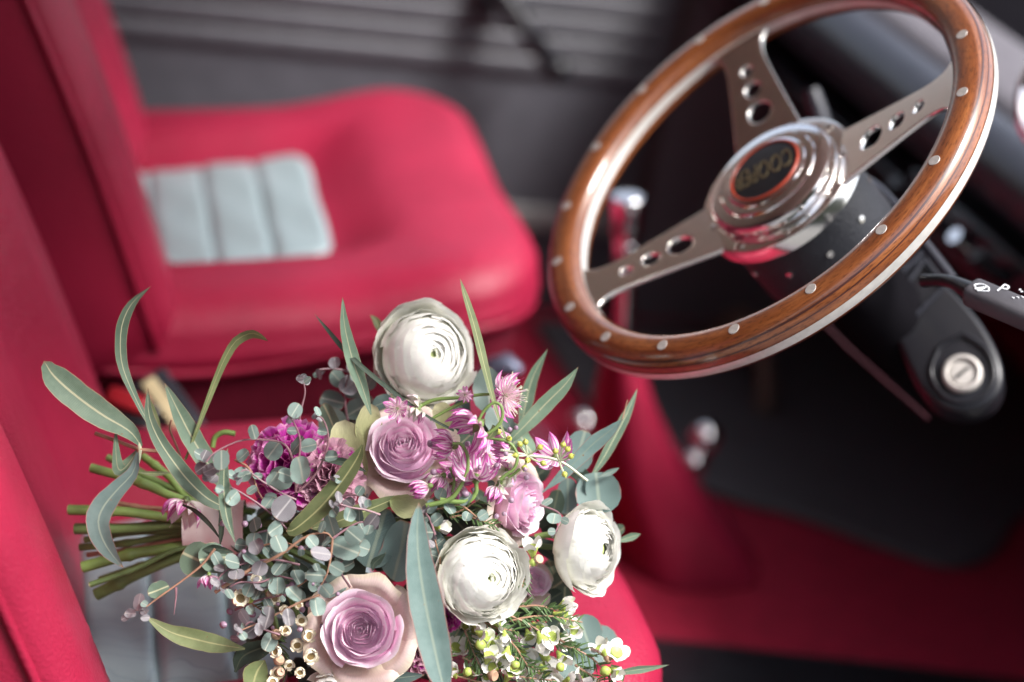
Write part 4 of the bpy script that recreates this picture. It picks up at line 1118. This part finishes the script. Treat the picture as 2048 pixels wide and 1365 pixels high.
spray([(575, 1060), (545, 1030), (505, 1000), (460, 975), (445, 985)], 6, 1.35, 1.335, r=18, seed=9)
spray([(430, 1185), (500, 1140), (560, 1110), (610, 1075), (650, 1066), (665, 1078)], 9, 1.345, 1.335, r=20, seed=10, tw=M_twig, tips=0, r0=4)
spray([(665, 1078), (662, 1110), (655, 1145), (640, 1175)], 7, 1.336, 1.34, r=25, seed=11, tw=M_twig)
spray([(665, 1078), (690, 1060), (720, 1045), (745, 1050)], 5, 1.34, 1.345, r=19, seed=12)
spray([(430, 1098), (402, 1132), (360, 1165), (318, 1195), (285, 1220)], 3, 1.345, 1.345, r=14, seed=13, tw=M_twig, tips=4)
for x, y, r in ((278, 1204, 17), (288, 1222, 11), (262, 1228, 12), (250, 1236, 9), (290, 1236, 9)):
    rleaf(x, y, r, 1.343, rnd.uniform(-1, 1), rnd.uniform(-1, 1), (rnd.uniform(-.5, .5), rnd.uniform(0, .7), .8), M_purp, 'oval')
spray([(640, 1190), (600, 1205), (560, 1225), (520, 1245), (480, 1262)], 8, 1.345, 1.34, r=16, seed=14, tw=M_twig, mat=M_purp)
spray([(600, 1130), (550, 1120), (500, 1125), (455, 1140), (430, 1165)], 10, 1.35, 1.342, r=17, seed=15, mat=M_purp)
spray([(560, 1150), (520, 1165), (480, 1165), (450, 1180)], 7, 1.35, 1.345, r=18, seed=16)
spray([(700, 1175), (680, 1140), (690, 1110), (710, 1080)], 6, 1.36, 1.35, r=21, seed=17)
spray([(760, 1030), (730, 1020), (700, 1015), (670, 1005)], 5, 1.345, 1.335, r=16, seed=18, mat=M_purp)
spray([(870, 1070), (860, 1040), (850, 1025)], 5, 1.35, 1.35, r=18, seed=19)
spray([(560, 1270), (530, 1260), (500, 1245), (475, 1270)], 7, 1.35, 1.345, r=17, seed=20, mat=M_purp)
spray([(540, 1060), (510, 1070), (490, 1100), (480, 1130)], 8, 1.36, 1.35, r=20, seed=21)
spray([(640, 1010), (660, 1015), (680, 990), (668, 960)], 5, 1.35, 1.34, r=16, seed=23)
# more fine filler sprays and tiny purple buds between the blooms
for i, (pts, n, r) in enumerate((([(480, 1150), (540, 1150), (600, 1160), (640, 1150)], 9, 14), ([(560, 1190), (600, 1170), (640, 1140)], 7, 15), ([(470, 1220), (520, 1200), (570, 1190)], 8, 13), ([(500, 1100), (560, 1085), (610, 1100)], 8, 14), ([(640, 1100), (690, 1090), (730, 1060)], 7, 15), ([(870, 1000), (920, 1010), (960, 1040)], 7, 13), ([(660, 1010), (700, 990), (740, 1000)], 6, 14), ([(470, 920), (500, 940), (520, 990), (560, 1040)], 8, 15), ([(1080, 1010), (1120, 1030), (1110, 1070)], 5, 15), ([(860, 1180), (880, 1130), (870, 1080)], 5, 16))):
    spray(pts, n, 1.362, 1.35, r=r, seed=40 + i, tips=2, tw=M_twig if i % 2 else M_twigp)
mb = MB(); mb.lathe([(0, -1), (.6, -.75), (1, -.1), (.8, .5), (.35, .95), (0, 1.05)], Matrix(), 10); PB = mb.mesh('purple_bud', [M_purpbud], V())
bf = random.Random(77)
for k in range(70):
    x, y = (bf.uniform(440, 700), bf.uniform(1030, 1260)) if k < 48 else (bf.uniform(840, 1060), bf.uniform(850, 1040))
    inst('purple_bud', PB, at(x, y, 1.352 + bf.uniform(-.01, .02)), basis(face(bf.uniform(-1, 1), bf.uniform(-1, 1), .7)), bf.uniform(4.5, 8) * PX, bq)
# thin needle tuft hanging left
twig([(352, 1175), (352, 1195), (348, 1230)], 3, .6, M_twigp, 1.345)

# ---- wax flowers
def wax_mesh(seed, open_):
    r_ = random.Random(seed); mb = MB()
    mb.lathe([(0, -1.05), (.16, -1.0), (.26, -.65), (.48, -.2), (.56, .05), (.5, .16), (.3, .12), (0, .08)], Matrix(), 12, 1)
    for k in range(5):
        ph = 2 * pi * k / 5 + r_.uniform(-.15, .15); op = open_ + r_.uniform(-.2, .2)
        def fn(a, b):
            s_ = 2 * a - 1; w_ = .56 * sin(pi * (.12 + .80 * b)) ** .6
            rr = .42 + b * .86 * sin(op) - .15 * b * b; zz = .0 + b * .95 * cos(op) + .16 * b * b - .12 * s_ * s_
            x, y = rr, s_ * w_
            return V((x * cos(ph) - y * sin(ph), x * sin(ph) + y * cos(ph), zz + .18 * (1 - s_ * s_) * sin(pi * b) * -.4))
        mb.grid(fn, 7, 7, 0)
    return mb.mesh('wax_flower', [M_waxp, M_cup], V(), fix=False)
WX = [wax_mesh(1, .35), wax_mesh(2, .75), wax_mesh(3, 1.15)]
wr = random.Random(5)
fill = random.Random(31)
extra = [(fill.uniform(930, 1150), fill.uniform(1240, 1362), fill.uniform(-.6, .8), fill.uniform(-.7, .6), fill.uniform(15, 20)) for _ in range(18)]
for x, y, ax, ay, sc in ((1128, 1235, .8, -.25, 22), (1122, 1278, .65, -.5, 21), (1086, 1285, .4, -.8, 22), (992, 1283, .75, -.45, 22), (998, 1246, .95, .05, 16), (1202, 1298, -.3, .55, 20), (1233, 1305, .2, .35, 22), (1096, 1322, .55, -.5, 20), (1052, 1308, .8, -.3, 20), (966, 1308, .8, .2, 17), (1130, 1212, .7, .3, 20), (1124, 1318, .4, -.6, 18), (1012, 1312, -.2, -.8, 19), (968, 1272, .7, -.3, 18), (1165, 1362, .3, .5, 22), (948, 1342, .2, .6, 20), (912, 1296, .2, .2, 20), (1064, 1096, -.1, .85, 21), (882, 1055, .8, .1, 17), (1040, 1332, .2, -.4, 20), (1085, 1345, .0, .3, 18), (985, 1335, -.4, .2, 17), (940, 1290, -.5, .2, 17), (1148, 1262, .3, -.3, 15), (1230, 1345, .3, -.2, 16), (905, 1345, -.2, .4, 17), (1058, 1275, .2, -.6, 17), (1010, 1275, .1, -.7, 14), *extra):
    z = face(ax, ay, wr.uniform(.15, .5)); d = 1.372 + wr.uniform(-.012, .012)
    if y < 1110: d = 1.36
    inst('wax_flower', WX[wr.randrange(3)], at(x, y, d), basis(z, up=-DWN, roll=wr.uniform(0, 6)), sc * 1.12 * PX, bq)
# brown and green buds
mb = MB(); mb.lathe([(0, -1.1), (.3, -1.0), (.85, -.2), (1.0, .2), (.8, .65), (.5, .6), (0, .5)], Matrix(), 14); BUD = mb.mesh('flower_bud', [M_budb], V())
mb = MB(); mb.lathe([(0, -1.1), (.3, -1.0), (.85, -.2), (1.0, .2), (.7, .7), (0, .9)], Matrix(), 14); BUDG = mb.mesh('flower_bud', [M_cup], V())
for x, y, r, me in ((985, 1351, 12, BUD), (1076, 1120, 11, BUD), (1066, 1125, 9, BUDG), (551, 1270, 12, BUD), (557, 1322, 12, BUD), (1215, 1318, 8, BUD), (1210, 1342, 12, BUDG), (505, 1092, 9, BUDG), (540, 1190, 9, BUD), (1120, 1335, 10, BUDG), (935, 1345, 10, BUDG), (560, 1345, 10, BUD), (500, 1200, 8, BUDG), (960, 1290, 12, BUDG), (1030, 1330, 10, BUDG)):
    inst('flower_bud', me, at(x, y, 1.358), basis(face(wr.uniform(-.6, .8), wr.uniform(-.5, .5), .5)), r * PX, bq)
# cream cup flowers on the lower left
def cup_mesh(seed):
    r_ = random.Random(seed); mb = MB()
    mb.lathe([(0, -.75), (.4, -.7), (.75, -.3), (.80, .1), (.66, .28), (.48, .30), (.42, .1)], Matrix(), 20, 0)
    mb.lathe([(.43, .12), (.30, -.02), (0, -.05)], Matrix(), 16, 1)
    for k in range(5):
        ph = 2 * pi * k / 5 + r_.uniform(-.2, .2)
        def fn(a, b):
            s_ = 2 * a - 1; w_ = .40 * sin(pi * (.2 + .72 * b)) ** .6; rr = .62 + .42 * b * (1 - .55 * b); zz = .12 + .50 * b - .2 * s_ * s_ * b
            return V((rr * cos(ph) - s_ * w_ * sin(ph), rr * sin(ph) + s_ * w_ * cos(ph), zz))
        mb.grid(fn, 6, 6, 0)
    return mb.mesh('cup_flower', [M_cream, M_cuphole], V(), fix=False)
CUPS = [cup_mesh(1), cup_mesh(2)]
for i, (x, y, r, ax, ay) in enumerate(((513, 1160, 14, 0, .5), (480, 1198, 21, .3, .3), (548, 1197, 17, .6, .2), (603, 1243, 15, .1, .5), (616, 1272, 17, .7, .1), (594, 1290, 17, .2, -.3), (621, 1312, 19, .3, -.3), (552, 1304, 15, -.4, .2), (556, 1346, 17, -.2, .0), (572, 1262, 14, -.3, .6), (545, 1365, 15, .2, .2), (578, 1330, 13, .4, -.4), (600, 1345, 13, .1, -.2), (570, 1222, 13, -.3, .4), (598, 1212, 11, .2, .3))):
    inst('cup_flower', CUPS[i % 2], at(x, y, 1.352 + .004 * (i % 3)), basis(face(ax, ay, .8), up=-DWN, roll=i), r * PX, bq)

# ---- needle sprigs
def sprig(pts, n, d0, d1, L=26, seed=1, mat=M_needle):
    r_ = random.Random(seed); c = spline([(x, y, 0) for x, y in pts], 40); mb = MB()
    mb.tube([at(p.x, p.y, lerp(d0, d1, i / 39)) for i, p in enumerate(c)], [lerp(2.8, 1.4, i / 39) * PX for i in range(40)], 6, 1)
    for i in range(n):
        t = (i + r_.random()) / n; k = int(clamp(t * 39, 1, 38)); p, q = c[k], c[k + 1]
        d = lerp(d0, d1, t); l = math.hypot(q.x - p.x, q.y - p.y) or 1; tx, ty = (q.x - p.x) / l, (q.y - p.y) / l
        s_ = r_.choice((-1, 1)) * r_.uniform(.3, 1.2); ln = L * r_.uniform(.6, 1.2)
        dx, dy = tx * .8 - ty * s_, ty * .8 + tx * s_; m_ = math.hypot(dx, dy); dx /= m_; dy /= m_
        dz = r_.uniform(-.6, .4) * ln * PX; a = at(p.x, p.y, d)
        e = a + (RGT * dx + DWN * dy) * (ln * PX) + FWD * dz; mi = (a + e) / 2 + DWN * (-1.2 * PX)
        mb.tube([a, mi, e], [1.5 * PX, 2.1 * PX, .6 * PX], 5, 0)
    o = mb.build('needle_sprig', [mat, M_twig], bq); o['kind'] = 'stuff'; return o
SP = [([(1005, 1225), (1060, 1250), (1110, 1285), (1160, 1300)], 26), ([(1020, 1242), (1062, 1234), (1100, 1233), (1165, 1245)], 34), ([(1030, 1215), (1075, 1212), (1120, 1222)], 22), ([(1110, 1275), (1150, 1297), (1190, 1322), (1228, 1362)], 30), ([(925, 1315), (975, 1337), (1035, 1353), (1110, 1362)], 40), ([(930, 1260), (945, 1300), (965, 1345)], 30), ([(1010, 1270), (1035, 1300), (1060, 1340)], 30), ([(905, 1350), (950, 1362), (1000, 1375)], 24), ([(1000, 1300), (1040, 1320), (1090, 1350)], 26), ([(900, 1035), (930, 1032), (965, 1042), (990, 1050)], 26), ([(870, 1010), (910, 1025), (960, 1000)], 22), ([(545, 1260), (560, 1300), (575, 1345)], 26), ([(1060, 1130), (1050, 1150), (1045, 1175)], 10), ([(1150, 1330), (1180, 1350), (1215, 1375)], 22), ([(860, 1380), (880, 1340), (900, 1300)], 18), ([(760, 1010), (850, 1020), (920, 1010)], 24), ([(470, 1180), (500, 1205), (530, 1225)], 16), ([(950, 1235), (990, 1255), (1030, 1262)], 20)]
for i, (pts, n) in enumerate(SP): sprig(pts, n, 1.372, 1.368, seed=i)

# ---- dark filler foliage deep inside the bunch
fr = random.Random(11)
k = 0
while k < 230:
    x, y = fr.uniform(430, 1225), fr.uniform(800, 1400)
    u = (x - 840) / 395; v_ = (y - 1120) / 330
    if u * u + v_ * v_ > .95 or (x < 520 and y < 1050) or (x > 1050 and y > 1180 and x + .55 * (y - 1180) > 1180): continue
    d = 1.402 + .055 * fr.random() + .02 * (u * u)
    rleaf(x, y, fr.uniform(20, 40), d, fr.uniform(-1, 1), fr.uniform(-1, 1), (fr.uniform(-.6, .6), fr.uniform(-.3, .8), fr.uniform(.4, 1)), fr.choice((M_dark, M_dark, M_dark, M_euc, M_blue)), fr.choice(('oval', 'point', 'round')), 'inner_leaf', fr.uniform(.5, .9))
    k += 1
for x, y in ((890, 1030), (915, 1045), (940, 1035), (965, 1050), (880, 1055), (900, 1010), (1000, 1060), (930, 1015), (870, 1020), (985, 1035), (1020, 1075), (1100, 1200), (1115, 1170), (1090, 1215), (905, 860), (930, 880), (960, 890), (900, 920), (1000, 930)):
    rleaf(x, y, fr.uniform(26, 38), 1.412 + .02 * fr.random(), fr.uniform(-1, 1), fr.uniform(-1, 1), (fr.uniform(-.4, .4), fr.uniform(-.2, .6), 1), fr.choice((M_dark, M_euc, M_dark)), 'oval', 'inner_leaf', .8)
# hidden stems fanning from the ribbon to the flower heads
for x, y, d in ((853, 740, 1.45), (807, 930, 1.42), (723, 1280, 1.39), (1030, 1015, 1.42), (960, 1160, 1.40), (1150, 1098, 1.41), (590, 960, 1.43), (838, 1300, 1.40), (1060, 1170, 1.42), (660, 1390, 1.40), (1085, 1390, 1.42), (1050, 1250, 1.41), (560, 1280, 1.40), (920, 960, 1.41)):
    twig([(480, 1060), (lerp(480, x, .5), lerp(1060, y, .35)), (x, y)], 7, 6, M_stemd, 1.43, d, 'stem', n=12)
